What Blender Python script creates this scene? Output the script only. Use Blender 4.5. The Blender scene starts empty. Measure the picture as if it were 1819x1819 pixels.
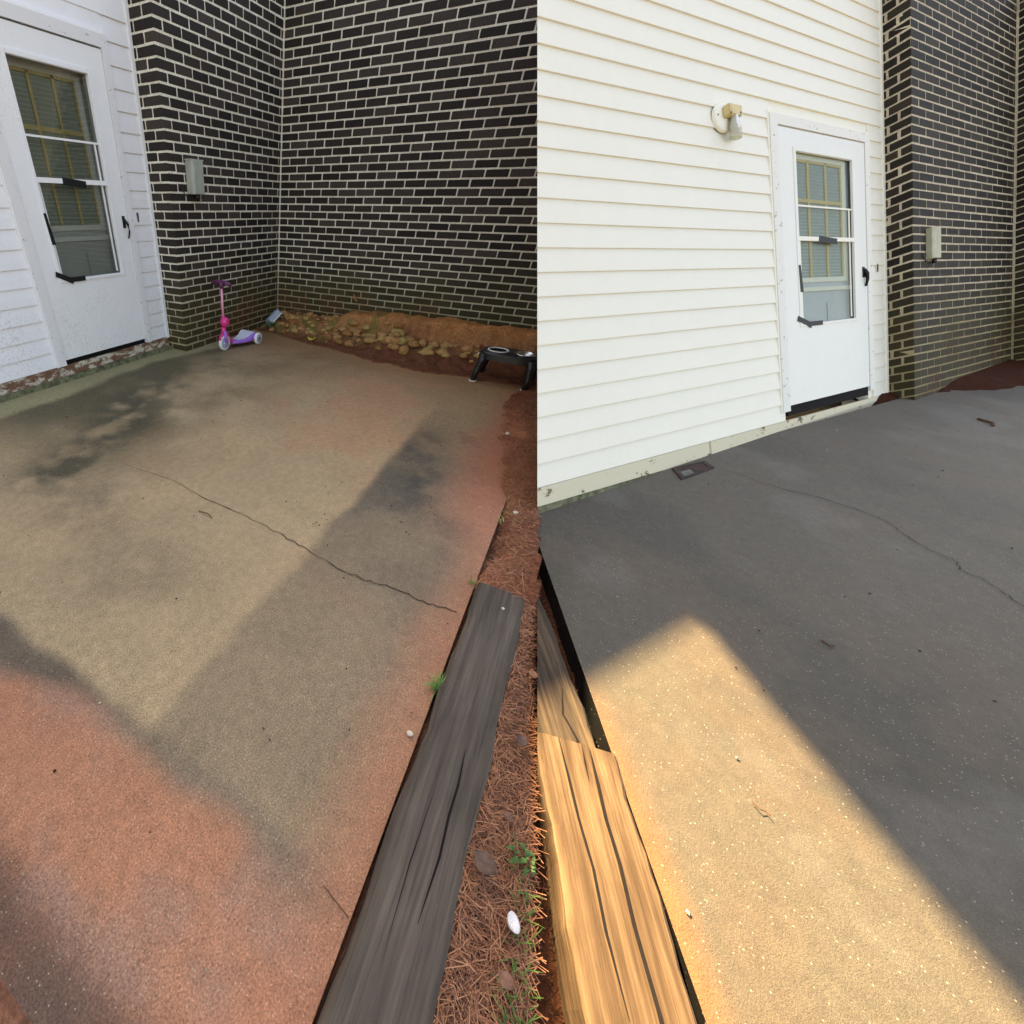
import bpy, bmesh, math, random
import numpy as np
from mathutils import Vector, Matrix, Euler
from math import radians as rad
random.seed(7); rng = np.random.default_rng(11)
SC = bpy.context.scene; C = SC.collection

# ------------------------------------------------------------------ camera, sky, sun, exposure
CAM = np.array([-3.54006, -3.37254, 1.27007])
RIGHT = np.array([0.552085, -0.833729, 0.009892]); DOWN = np.array([-0.516401, -0.351221, -0.781008]); FWD = np.array([0.654624, 0.426074, -0.624442])
cd = bpy.data.cameras.new('camera'); cam = bpy.data.objects.new('camera', cd); C.objects.link(cam); SC.camera = cam
cd.sensor_width = 36.0; cd.sensor_height = 36.0; cd.lens = 14.5165; cd.shift_x = 0.24043; cd.shift_y = 0.02307
cd.clip_start = 0.02; cd.clip_end = 500
cam.matrix_world = Matrix(((RIGHT[0], -DOWN[0], -FWD[0], CAM[0]), (RIGHT[1], -DOWN[1], -FWD[1], CAM[1]), (RIGHT[2], -DOWN[2], -FWD[2], CAM[2]), (0, 0, 0, 1)))
SUN = np.array([0.501, 0.602, 0.622]); SUN = SUN / np.linalg.norm(SUN)          # towards the sun, behind the houses
w = bpy.data.worlds.new('World'); SC.world = w; w.use_nodes = True
nt = w.node_tree; sky = nt.nodes.new('ShaderNodeTexSky'); sky.sky_type = 'NISHITA'; sky.sun_disc = False
sky.sun_elevation = math.asin(SUN[2]); sky.sun_rotation = math.atan2(SUN[0], SUN[1]); sky.dust_density = 2.5; sky.air_density = 1.0; sky.ozone_density = 0.6
bg = nt.nodes['Background']; nt.links.new(sky.outputs[0], bg.inputs[0]); bg.inputs[1].default_value = 0.085
sl = bpy.data.lights.new('sun', 'SUN'); so = bpy.data.objects.new('sun', sl); C.objects.link(so)
sl.energy = 5.0; sl.angle = rad(0.6); sl.color = (1.0, 0.84, 0.55)
so.rotation_euler = Vector(-SUN).to_track_quat('-Z', 'Y').to_euler()
vs = SC.view_settings; vs.view_transform = 'Standard'; vs.look = 'None'; vs.gamma = 1.0; vs.use_curve_mapping = False; vs.exposure = 2.8
vs.use_white_balance = True; vs.white_balance_temperature = 9100; vs.white_balance_tint = 14

# ------------------------------------------------------------------ helpers
def pix(X):
    q = np.asarray(X, float) - CAM; z = q @ FWD
    return 472.16 + 733.48 * (q @ RIGHT) / z, 951.46 + 733.48 * (q @ DOWN) / z, z
SEAM_N = RIGHT - 0.6576 * FWD                     # the cut between the two yards: a standing plane
def seam_cut(bm, M=None):
    Mi = (M or Matrix()).inverted()
    co = Mi @ Vector(CAM); no = (Mi.to_3x3() @ Vector(SEAM_N)).normalized()
    bmesh.ops.bisect_plane(bm, geom=bm.verts[:] + bm.edges[:] + bm.faces[:], plane_co=co, plane_no=no, clear_inner=True)
    ed = [e for e in bm.edges if e.is_boundary and all(abs((v.co - co).dot(no)) < 1e-4 for v in e.verts)]
    if ed:
        try: bmesh.ops.holes_fill(bm, edges=ed, sides=0)
        except Exception: pass

class MB:
    def __init__(s): s.v = []; s.f = []
    def add(s, v, f):
        n = len(s.v); s.v += [tuple(map(float, p)) for p in v]; s.f += [tuple(i + n for i in q) for q in f]; return s
    def box(s, x0, x1, y0, y1, z0, z1):
        return s.add([(x0,y0,z0),(x1,y0,z0),(x1,y1,z0),(x0,y1,z0),(x0,y0,z1),(x1,y0,z1),(x1,y1,z1),(x0,y1,z1)],
                     [(0,3,2,1),(4,5,6,7),(0,1,5,4),(1,2,6,5),(2,3,7,6),(3,0,4,7)])
    def prism(s, poly, axis, a, b):
        n = len(poly)
        def P(p, t): return {'x': (t, p[0], p[1]), 'y': (p[0], t, p[1]), 'z': (p[0], p[1], t)}[axis]
        return s.add([P(p, a) for p in poly] + [P(p, b) for p in poly],
                     [tuple(range(n))[::-1], tuple(range(n, 2 * n))] + [(i, (i + 1) % n, n + (i + 1) % n, n + i) for i in range(n)])
    def tube(s, path, r, n=10, cap=True):
        path = [np.array(p, float) for p in path]; rs = r if isinstance(r, (list, tuple)) else [r] * len(path)
        base = len(s.v); ref = None
        for i, p in enumerate(path):
            d = path[min(i + 1, len(path) - 1)] - path[max(i - 1, 0)]; d = d / (np.linalg.norm(d) + 1e-9)
            if ref is None: ref = np.array([0, 0, 1.]) if abs(d[2]) < .9 else np.array([1., 0, 0])
            a = np.cross(d, ref); a /= np.linalg.norm(a) + 1e-9; b = np.cross(d, a); ref = -np.cross(d, a) if False else ref
            for k in range(n):
                t = 2 * math.pi * k / n; s.v.append(tuple(p + rs[i] * (math.cos(t) * a + math.sin(t) * b)))
        for i in range(len(path) - 1):
            for k in range(n):
                s.f.append((base + i*n + k, base + i*n + (k+1) % n, base + (i+1)*n + (k+1) % n, base + (i+1)*n + k))
        if cap: s.f.append(tuple(base + k for k in range(n))[::-1]); s.f.append(tuple(base + (len(path)-1)*n + k for k in range(n)))
        return s
    def lathe(s, prof, c, ax, n=28):
        ax = np.array(ax, float); ax /= np.linalg.norm(ax); ref = np.array([0, 0, 1.]) if abs(ax[2]) < .9 else np.array([1., 0, 0])
        a = np.cross(ax, ref); a /= np.linalg.norm(a); b = np.cross(ax, a); c = np.array(c, float); base = len(s.v)
        for (r, h) in prof:
            for k in range(n):
                t = 2 * math.pi * k / n; s.v.append(tuple(c + ax * h + r * (math.cos(t) * a + math.sin(t) * b)))
        for i in range(len(prof) - 1):
            for k in range(n): s.f.append((base + i*n + k, base + i*n + (k+1) % n, base + (i+1)*n + (k+1) % n, base + (i+1)*n + k))
        return s
    def mesh(s, name):
        me = bpy.data.meshes.new(name); me.from_pydata(s.v, [], s.f); me.update(); return me
    def build(s, name, mat, parent=None, smooth=False, bevel=0, seam=None):
        me = s.mesh(name)
        if seam is not None or bevel or True:
            bm = bmesh.new(); bm.from_mesh(me); bmesh.ops.recalc_face_normals(bm, faces=bm.faces)
            if bevel: bmesh.ops.bevel(bm, geom=bm.edges[:], offset=bevel, segments=2, affect='EDGES', clamp_overlap=True)
            if seam is not None: seam_cut(bm, seam)
            bm.to_mesh(me); bm.free()
        return link(name, me, mat, parent, smooth)
def link(name, me, mat, parent=None, smooth=False):
    o = bpy.data.objects.new(name, me); C.objects.link(o)
    if mat is not None and not me.materials: me.materials.append(mat)
    if parent is not None: o.parent = parent
    if smooth:
        for p in me.polygons: p.use_smooth = True
    return o
def tag(o, label=None, cat=None, group=None, kind=None):
    if label: o['label'] = label
    if cat: o['category'] = cat
    if group: o['group'] = group
    if kind: o['kind'] = kind
    return o
def empty(name, M=None, **k):
    o = bpy.data.objects.new(name, None); C.objects.link(o); o.empty_display_size = .1
    if M is not None: o.matrix_world = M
    return tag(o, **k)

def vnoise(x, y, f, seed):
    r = np.random.default_rng(seed).random((257, 257)); x = x * f + 1000.3; y = y * f + 1000.7
    xi = np.floor(x).astype(int); yi = np.floor(y).astype(int); fx = x - xi; fy = y - yi
    fx = fx * fx * (3 - 2 * fx); fy = fy * fy * (3 - 2 * fy); g = lambda a, b: r[a % 257, b % 257]
    return (g(xi, yi) * (1 - fx) + g(xi + 1, yi) * fx) * (1 - fy) + (g(xi, yi + 1) * (1 - fx) + g(xi + 1, yi + 1) * fx) * fy
def fbm(x, y, f, seed, o=4):
    t = 0; a = .5; s = 0
    for i in range(o): t = t + a * vnoise(x, y, f * 2 ** i, seed + i); s += a; a *= .5
    return t / s
def ss(a, b, x):
    t = np.clip((x - a) / (b - a), 0, 1); return t * t * (3 - 2 * t)

# ------------------------------------------------------------------ materials
def mat(name, rough=.8, spec=.3, metal=0.0):
    m = bpy.data.materials.new(name); m.use_nodes = True; n = m.node_tree; b = n.nodes['Principled BSDF']
    b.inputs['Roughness'].default_value = rough; b.inputs['Specular IOR Level'].default_value = spec; b.inputs['Metallic'].default_value = metal
    return m, n, b
def node(n, t, **k):
    o = n.nodes.new(t)
    for a, v in k.items():
        if a in o.inputs: o.inputs[a].default_value = v
        else: setattr(o, a, v)
    return o
def noise(n, scale, detail=4, rough=.55, coord='Object', vec=None):
    t = node(n, 'ShaderNodeTexNoise'); t.inputs['Scale'].default_value = scale; t.inputs['Detail'].default_value = detail; t.inputs['Roughness'].default_value = rough
    if vec is None:
        tc = node(n, 'ShaderNodeTexCoord') if coord != 'World' else node(n, 'ShaderNodeNewGeometry')
        vec = tc.outputs[coord] if coord != 'World' else tc.outputs['Position']
    n.links.new(vec, t.inputs['Vector']); return t.outputs['Fac']
def ramp(n, fac, stops):
    r = node(n, 'ShaderNodeValToRGB'); e = r.color_ramp.elements
    while len(e) < len(stops): e.new(.5)
    for q, (p, c) in zip(e, stops): q.position = p; q.color = c if len(c) == 4 else (*c, 1)
    n.links.new(fac, r.inputs[0]); return r.outputs[0]
def mix(n, a, b, fac, mode='MIX'):
    m = node(n, 'ShaderNodeMix', data_type='RGBA', blend_type=mode)
    for s_, v in ((6, a), (7, b), (0, fac)):
        if hasattr(v, 'links'): n.links.new(v, m.inputs[s_])
        else: m.inputs[s_].default_value = (*v, 1) if isinstance(v, tuple) and len(v) == 3 else v
    return m.outputs[2]
def bump(n, b, h, strength, dist=.01):
    o = node(n, 'ShaderNodeBump'); o.inputs['Strength'].default_value = strength; o.inputs['Distance'].default_value = dist
    n.links.new(h, o.inputs['Height']); n.links.new(o.outputs[0], b.inputs['Normal'])
def simple(name, col, rough=.5, spec=.4, metal=0, var=.12, scale=30, bmp=0.05):
    m, n, b = mat(name, rough, spec, metal)
    f = noise(n, scale); lo = tuple(c * (1 - var) for c in col); hi = tuple(min(1, c * (1 + var)) for c in col)
    n.links.new(ramp(n, f, [(.3, lo), (.7, hi)]), b.inputs['Base Color'])
    if bmp: bump(n, b, noise(n, scale * 4), bmp, .004)
    return m
def math_(n, op, a, b=None):
    m = node(n, 'ShaderNodeMath', operation=op)
    for i, v in enumerate((a, b)):
        if v is None: continue
        if hasattr(v, 'links'): n.links.new(v, m.inputs[i])
        else: m.inputs[i].default_value = v
    return m.outputs[0]
def zpos(n, axis=2):
    g = node(n, 'ShaderNodeNewGeometry'); s = node(n, 'ShaderNodeSeparateXYZ'); n.links.new(g.outputs['Position'], s.inputs[0]); return s.outputs[axis]
def maprange(n, v, a, b, c=0., d=1.):
    o = node(n, 'ShaderNodeMapRange', interpolation_type='SMOOTHSTEP')
    n.links.new(v, o.inputs[0])
    for i, q in zip((1, 2, 3, 4), (a, b, c, d)): o.inputs[i].default_value = q
    return o.outputs[0]

def brick_mat(name, dark, lite, moss, red, mort=False):
    m, n, b = mat(name, .75 if not mort else .95, .25)
    oi = node(n, 'ShaderNodeObjectInfo'); gi = node(n, 'ShaderNodeNewGeometry')
    r = math_(n, 'FRACT', math_(n, 'ADD', oi.outputs['Random'], gi.outputs['Random Per Island']))
    if mort: col = ramp(n, noise(n, 6, 5, .6, 'World'), [(.3, dark), (.7, lite)])
    else: col = ramp(n, r, [(0., dark), (.55, tuple((a + c) / 2 for a, c in zip(dark, lite))), (.85, lite), (1., tuple(c * 1.25 for c in lite))])
    fine = noise(n, 90, 3, .6, 'World'); col = mix(n, col, (.5, .5, .5), .5, 'MIX') if False else col
    col = mix(n, col, ramp(n, fine, [(.3, (.72, .72, .72)), (.7, (1.25, 1.25, 1.25))]), 1.0, 'MULTIPLY')
    nz = noise(n, 1.6, 5, .6, 'World')
    z = zpos(n); lift = math_(n, 'ADD', z, math_(n, 'MULTIPLY', math_(n, 'SUBTRACT', nz, .5), -1.0))
    mo = maprange(n, lift, 0.2, 1.0, 1., 0.)
    col = mix(n, col, moss, math_(n, 'MULTIPLY', mo, .62 if not mort else .75))
    rd = maprange(n, lift, 0.02, .5, 1., 0.)
    col = mix(n, col, red, math_(n, 'MULTIPLY', math_(n, 'MULTIPLY', rd, maprange(n, nz, .4, .62)), .6))
    n.links.new(col, b.inputs['Base Color'])
    bump(n, b, noise(n, 160, 4, .65, 'World'), .35 if mort else .25, .004)
    return m
M_brA = brick_mat('dark_brick', (.020, .015, .0135), (.050, .038, .033), (.060, .052, .014), (.10, .042, .02))
M_moA = brick_mat('mortar', (.66, .61, .50), (.84, .79, .68), (.21, .18, .06), (.33, .16, .075), True)
M_brB = brick_mat('dark_brick_warm', (.010, .0065, .004), (.028, .020, .012), (.040, .030, .007), (.05, .012, .004))
M_moB = brick_mat('mortar_warm', (.38, .31, .22), (.56, .47, .34), (.20, .15, .05), (.10, .035, .014), True)

def siding_mat(name, col, grime, amt):
    m, n, b = mat(name, .45, .35)
    big = noise(n, 2.2, 4, .6, 'World'); sp = noise(n, 70, 3, .7, 'World')
    low = maprange(n, zpos(n), .1, 1.5, 1.0, .25)
    f = math_(n, 'MULTIPLY', math_(n, 'MULTIPLY', ramp(n, sp, [(.50, (0, 0, 0)), (.72, (1, 1, 1))]), maprange(n, big, .32, .7)), low)
    c0 = mix(n, tuple(c * .97 for c in col), tuple(min(1, c * 1.03) for c in col), noise(n, 8, 2, .5, 'World'))
    n.links.new(mix(n, c0, grime, math_(n, 'MULTIPLY', f, amt)), b.inputs['Base Color'])
    bump(n, b, noise(n, 260, 2, .5, 'World'), .06, .002)
    return m
M_sidA = siding_mat('white_vinyl_siding', (.80, .80, .84), (.34, .35, .24), .85)
M_sidB = siding_mat('warm_lit_vinyl_siding', (.80, .745, .63), (.55, .50, .38), .25)  # same white siding, with warm bounce light put into its colour
M_doorA = siding_mat('grimy_door_paint', (.79, .80, .83), (.40, .40, .26), 1.0)
M_doorB = siding_mat('white_door_paint', (.76, .73, .66), (.6, .58, .5), .15)
def peel_mat(name, paint, wood, lo, hi, sc=(9, 60)):
    m, n, b = mat(name, .85, .2)
    tc = node(n, 'ShaderNodeNewGeometry'); mp = node(n, 'ShaderNodeMapping'); mp.inputs['Scale'].default_value = (1, 1, 2.2); n.links.new(tc.outputs['Position'], mp.inputs[0])
    f = noise(n, sc[0], 7, .72, vec=mp.outputs[0]); g = noise(n, sc[1], 4, .6, 'World')
    k = ramp(n, f, [(lo, (0, 0, 0)), (hi, (1, 1, 1))])
    wc = ramp(n, g, [(.3, tuple(c * .5 for c in wood)), (.7, tuple(c * 1.3 for c in wood))])
    n.links.new(mix(n, paint, wc, k), b.inputs['Base Color']); bump(n, b, k, -.6, .004)
    return m
M_trimA = peel_mat('worn_white_trim', (.72, .72, .74), (.30, .26, .24), .60, .66, (14, 90))
M_trimB = peel_mat('worn_warm_lit_trim', (.76, .73, .66), (.34, .28, .2), .60, .66, (14, 90))  # worn white trim, the warm bounced light mixed into its paint colour
M_skA = peel_mat('peeling_base_board', (.55, .50, .42), (.20, .10, .065), .44, .52)
M_skB = peel_mat('flaking_cream_base_board', (.62, .55, .40), (.16, .11, .06), .585, .63, (7, 60))
M_footA = simple('mossy_footing', (.14, .14, .085), .95, .1, var=.6, scale=18, bmp=.5)
M_wtrim = simple('white_trim', (.80, .80, .82), .5, .35, var=.03)
M_ctrim = simple('warm_lit_trim', (.82, .77, .64), .5, .35, var=.03)  # white trim tinted with the warm light of the second yard
M_black = simple('black_tape', (.008, .008, .008), .6, .3, var=.3)
M_dark = simple('dark_recess', (.012, .010, .010), .9, .1)
M_inner = simple('inner_door_paint', (.52, .53, .55), .5, .3, var=.05, scale=6)
M_munt = simple('yellowed_muntin', (.62, .47, .22), .55, .3, var=.1)
M_muntB = simple('yellow_muntin', (.62, .45, .16), .55, .3, var=.1)
M_blind = simple('grey_green_blind', (.30, .34, .30), .6, .3, var=.08)
M_grbox = simple('grey_enamel_box', (.36, .38, .33), .55, .4, var=.12, scale=14)
M_steel = simple('steel', (.62, .62, .62), .22, .5, 1.0, var=.15, scale=12)
def glass_mat(name, ior):
    m = bpy.data.materials.new(name); m.use_nodes = True; n = m.node_tree; n.nodes.clear()
    o = node(n, 'ShaderNodeOutputMaterial'); t = node(n, 'ShaderNodeBsdfTransparent'); g = node(n, 'ShaderNodeBsdfGlossy'); f = node(n, 'ShaderNodeFresnel'); mx = node(n, 'ShaderNodeMixShader')
    t.inputs[0].default_value = (.86, .88, .86, 1); g.inputs['Roughness'].default_value = .015; f.inputs[0].default_value = ior
    fm = math_(n, 'ADD', math_(n, 'MULTIPLY', f.outputs[0], 1.0), .03)
    n.links.new(fm, mx.inputs[0]); n.links.new(t.outputs[0], mx.inputs[1]); n.links.new(g.outputs[0], mx.inputs[2]); n.links.new(mx.outputs[0], o.inputs[0])
    return m
M_glass = glass_mat('storm_glass', 1.45); M_glassB = glass_mat('clear_storm_glass', 1.01)

def patio_mat(name, grit, rough, spk):
    m, n, b = mat(name, rough, .35)
    at = node(n, 'ShaderNodeAttribute', attribute_name='Stain')
    f1 = noise(n, 190, 3, .7, 'World'); f2 = noise(n, 620, 2, .6, 'World'); f3 = noise(n, 26, 5, .65, 'World')
    col = mix(n, at.outputs['Color'], ramp(n, f1, [(.30, (1 - grit,) * 3), (.70, (1 + grit,) * 3)]), 1., 'MULTIPLY')
    col = mix(n, col, ramp(n, f3, [(.30, (.84,) * 3), (.70, (1.13,) * 3)]), 1., 'MULTIPLY')
    col = mix(n, col, ramp(n, f2, [(.3, (.70,) * 3), (.7, (1.28,) * 3)]), 1., 'MULTIPLY')
    vo = node(n, 'ShaderNodeTexVoronoi'); vo.inputs['Scale'].default_value = 150; g = node(n, 'ShaderNodeNewGeometry'); n.links.new(g.outputs['Position'], vo.inputs['Vector'])
    sep = node(n, 'ShaderNodeSeparateColor'); n.links.new(vo.outputs['Color'], sep.inputs[0])
    pe = math_(n, 'MULTIPLY', math_(n, 'LESS_THAN', vo.outputs['Distance'], .26), math_(n, 'GREATER_THAN', sep.outputs[0], 1 - spk))
    col = mix(n, col, (.60, .52, .38), math_(n, 'MULTIPLY', pe, .45))
    dk = math_(n, 'MULTIPLY', math_(n, 'LESS_THAN', vo.outputs['Distance'], .22), math_(n, 'LESS_THAN', sep.outputs[1], .05))
    col = mix(n, col, (.05, .04, .03), math_(n, 'MULTIPLY', dk, .7))
    n.links.new(col, b.inputs['Base Color'])
    bump(n, b, math_(n, 'ADD', f1, math_(n, 'MULTIPLY', f2, .6)), .55, .004)
    return m
M_patA = patio_mat('stained_concrete', .45, .85, .16)
M_patB = patio_mat('washed_concrete', .16, .62, .07)
def soil_mat():
    m, n, b = mat('red_clay', .95, .1)
    at = node(n, 'ShaderNodeAttribute', attribute_name='Stain')
    f1 = noise(n, 60, 5, .7, 'World'); f2 = noise(n, 9, 5, .6, 'World')
    col = mix(n, at.outputs['Color'], ramp(n, f1, [(.3, (.5,) * 3), (.7, (1.5,) * 3)]), 1., 'MULTIPLY')
    col = mix(n, col, ramp(n, f2, [(.3, (.8,) * 3), (.7, (1.2,) * 3)]), 1., 'MULTIPLY')
    n.links.new(col, b.inputs['Base Color']); bump(n, b, f1, .9, .012); return m
M_soil = soil_mat()
def wood_mat(name, cols, ang, knot=1.0):
    m, n, b = mat(name, .85, .2)
    g = node(n, 'ShaderNodeNewGeometry'); mp = node(n, 'ShaderNodeMapping'); mp.vector_type = 'POINT'
    rot = node(n, 'ShaderNodeVectorRotate', rotation_type='Z_AXIS'); rot.inputs['Angle'].default_value = -ang; n.links.new(g.outputs['Position'], rot.inputs[0])
    mp.inputs['Scale'].default_value = (1.3, 26, 26); n.links.new(rot.outputs[0], mp.inputs[0])
    a = noise(n, 1.6, 6, .62, vec=mp.outputs[0])
    mp2 = node(n, 'ShaderNodeMapping'); mp2.inputs['Scale'].default_value = (3, 150, 150); n.links.new(rot.outputs[0], mp2.inputs[0])
    c = noise(n, 1.0, 4, .7, vec=mp2.outputs[0]); big = noise(n, 3.5, 3, .5, 'World')
    col = ramp(n, a, [(.28, cols[0]), (.48, cols[1]), (.66, cols[2])])
    col = mix(n, col, ramp(n, c, [(.33, (.62,) * 3), (.62, (1.15,) * 3)]), .7, 'MULTIPLY')
    col = mix(n, col, ramp(n, big, [(.3, (.75,) * 3), (.7, (1.2,) * 3)]), 1., 'MULTIPLY')
    n.links.new(col, b.inputs['Base Color']); bump(n, b, math_(n, 'ADD', a, math_(n, 'MULTIPLY', c, .5)), .7, .006)
    return m

# ------------------------------------------------------------------ grids with a stain colour
def grid_mesh(name, xs, ys, zf, cf):
    X, Y = np.meshgrid(xs, ys, indexing='ij'); Z = zf(X, Y); nx, ny = X.shape
    v = np.stack([X, Y, Z], -1).reshape(-1, 3); i = np.arange(nx * ny).reshape(nx, ny)
    f = np.stack([i[:-1, :-1], i[1:, :-1], i[1:, 1:], i[:-1, 1:]], -1).reshape(-1, 4)
    me = bpy.data.meshes.new(name); me.vertices.add(len(v)); me.vertices.foreach_set('co', v.astype(np.float32).ravel())
    me.loops.add(f.size); me.loops.foreach_set('vertex_index', f.ravel().astype(np.int32)); me.polygons.add(len(f)); me.polygons.foreach_set('loop_start', (np.arange(len(f)) * 4).astype(np.int32))
    me.update(); me.validate()
    c = np.clip(cf(X, Y), 0, 1); c = np.concatenate([c, np.ones(c.shape[:-1] + (1,))], -1).reshape(-1, 4)
    a = me.color_attributes.new('Stain', 'FLOAT_COLOR', 'POINT'); a.data.foreach_set('color', c.astype(np.float32).ravel())
    return me
def lerp(a, b, t): return a + (np.array(b) - a) * t[..., None]

def yseam(x): return -3.596 + (x + 1.193) * 0.1088
# ---- first patio: the stained slab
def patA(x, y):
    n1 = fbm(x, y, 1.1, 1); n2 = fbm(x, y, 3.2, 20); n3 = fbm(x, y, 9, 40); n4 = fbm(x, y, .7, 60)
    c = np.ones(x.shape + (3,)) * np.array([.40, .285, .165])
    c = lerp(c, (.45, .31, .175), ss(.45, .65, n1))
    c = lerp(c, (.30, .17, .085), ss(-.5, .9, x + .6 * (n1 - .5)) * .75)                    # browner towards the bank
    c = lerp(c, (.15, .11, .055), ss(.38, .62, n1 * .6 + n2 * .4) * ss(-2.2, -.4, y + .9 * (n2 - .5)) * ss(-2.9, -1.6, x) * .85)
    c = lerp(c, (.46, .25, .14), ss(.50, .66, n4 * .6 + n2 * .4) * ss(-.9, -1.5, y) * .65)   # rusty band
    strip = ss(-.10, .02, y - .12 * (n1 - .5) * 2 + .05 * np.sin(x * 2.2) + .02)
    c = lerp(c, (.085, .075, .042), ss(-.75, -.12, y + .25 * (n1 - .5)) * (1 - strip) * ss(-2.6, -1.9, x) * .75)
    c = lerp(c, (.33, .29, .155), strip * .92)
    def blob(cx, cy, rx, ry): return np.exp(-(((x - cx) / rx) ** 2 + ((y - cy) / ry) ** 2)) * ss(.28, .6, n2 * .6 + n3 * .4)
    c = lerp(c, (.07, .06, .035), np.clip(blob(-2.38, -1.12, .30, .22) + blob(-1.75, -.95, .5, .3) + blob(-1.2, -.55, .6, .3), 0, 1) * .95)
    c = lerp(c, (.085, .068, .05), np.clip(blob(-2.75, -2.1, .25, .4) + blob(-2.5, -1.55, .3, .25), 0, 1) * .5)
    e = .05 * (n2 - .5) + .03 * (n3 - .5)
    front_strip = ss(-2.70, -2.765, y + e) * ss(.4, -.9, x)                                       # darker strip along the front edge
    c = lerp(c, (.16, .122, .084), front_strip * (.55 + .40 * ss(.25, .65, n1)))
    c = lerp(c, (.05, .05, .045), np.clip(blob(-1.35, -3.0, .35, .16) + .9 * blob(-.75, -2.85, .35, .14), 0, 1) * front_strip * .95)
    c = lerp(c, (.085, .075, .06), front_strip * ss(-2.4, -1.4, x) * ss(.48, .66, n2) * .55)
    left = ss(-3.17, -3.235, x + e)
    c = lerp(c, (.085, .066, .052), left * ss(-3.05, -2.4, y) * .85)
    c = lerp(c, (.15, .115, .09), left * (1 - ss(-3.05, -2.4, y)) * .45)
    red = ss(-3.29, -3.40, x + .35 * (n1 - .5) + .1 * (n2 - .5))
    c = lerp(c, (.44, .19, .105), red * .9)
    c = lerp(c, (.30, .19, .145), red * ss(.45, .7, n2) * .7)
    c = lerp(c, (.075, .048, .036), ss(-3.57, -3.70, x + .10 * (n2 - .5) + .05 * (n1 - .5)) * .8 * ss(.34, .5, n2))
    edge = ss(-3.22, -3.44, y + .22 * (n1 - .5) + .08 * (n2 - .5))
    c = lerp(c, (.42, .185, .105), edge * .75)
    c = lerp(c, (.38, .15, .09), ss(-3.0, -3.35, y + .2 * (n1 - .5)) * ss(-1.9, -1.2, x) * .9)
    c = lerp(c, (.33, .155, .06), ss(.45, .95, x + .3 * (n2 - .5)) * .6)
    return c * (.92 + .16 * n3)[..., None]
xs = np.linspace(-3.76, 1.4, 360); ys = np.linspace(-3.44, .25, 258)
me = grid_mesh('patio', xs, ys, lambda x, y: .004 * (fbm(x, y, 1.3, 5) - .5), patA)
slabA = tag(link('patio', me, M_patA, smooth=True), 'stained tan and rusty concrete patio in front of the grimy door', kind='structure')
eb = MB().box(-3.76, 1.4, -3.4395, -3.40, -.14, -.003).box(-3.7595, -3.72, -3.40, .2, -.14, -.003)
eb.build('slab_edge', M_patA, slabA)
def crack(pts, wdt, name, par, z=.0045):
    r = random.Random(len(pts)); P = []
    for (a, b) in zip(pts[:-1], pts[1:]):
        for t in np.linspace(0, 1, 7)[:-1]:
            P.append((a[0] + (b[0]-a[0])*t + r.uniform(-.007, .007), a[1] + (b[1]-a[1])*t + r.uniform(-.007, .007)))
    P.append(pts[-1]); m = MB(); n = len(P); V = []
    for i, q in enumerate(P):
        d = np.array(P[min(i+1, n-1)]) - np.array(P[max(i-1, 0)]); d = d / (np.linalg.norm(d) + 1e-9); k = wdt * r.uniform(.5, 1.2) * min(1, .3 + 3 * i / n)
        V += [(q[0] - d[1]*k, q[1] + d[0]*k, z), (q[0] + d[1]*k, q[1] - d[0]*k, z)]
    m.add(V, [(2*i, 2*i+1, 2*i+3, 2*i+2) for i in range(n-1)])
    return m.build(name, M_dark, par)
crack([(-2.12,-1.37),(-2.08,-1.73),(-2.12,-2.015),(-2.135,-2.31),(-2.15,-2.476),(-2.18,-2.675),(-2.224,-2.904),(-2.227,-3.04),(-2.20,-3.157),(-2.213,-3.282),(-2.19,-3.415)], .0022, 'crack', slabA)

# ---- soil: one clay sheet under and around both slabs, rising to a bank at the brick wall
def soilz(x, y):
    n1 = fbm(x, y, 2.5, 80); n2 = fbm(x, y, 9, 90); n3 = fbm(x, y, 30, 95)
    ex = np.interp(y, [-3.3, -2.8, -2.35, -1.74, -1.0, -.18, .1], [.88, .895, .834, .867, 1.1, 1.27, 1.32])
    d = x - ex + .16 * (n2 - .5)
    zb = -.09 + .10 * ss(-.10, .03, d)
    led = np.interp(y, [-3.4, -2.2, -1.15, -.95, -.5, .1], [.20, .19, .17, .06, .03, .02])
    zb = zb + ss(.05, .55, d) * (.10 + .10 * (n1 - .4)) + ss(1.53, 1.60, x + .05 * (n2 - .5)) * led + ss(.03, .12, d) * .05 * (n2 - .5) + .015 * (n3 - .5) * ss(0, .1, d)
    ey = np.interp(x, [-5, -2.05, -1.97, -1.75, -1.25, -.58, .4, .95], [-3.442, -3.442, -3.40, -3.47, -3.43, -3.27, -3.15, -3.2])
    e = ey - y + .10 * (n2 - .5) * (x > -1.95)
    zf = -.09 + .10 * ss(-.04, .05, e) + .018 * ss(.02, .25, e) * ss(-2.1, -1.9, x) + .02 * (n2 - .5) * ss(.03, .2, e)
    zf = zf - .035 * ss(.17, .25, e) * ss(-1.9, -2.05, x)
    z = np.maximum(zb, zf)
    return np.where(y < yseam(x) - .01, np.minimum(z, -.075 + .02 * (n2 - .5)), z)
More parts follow.
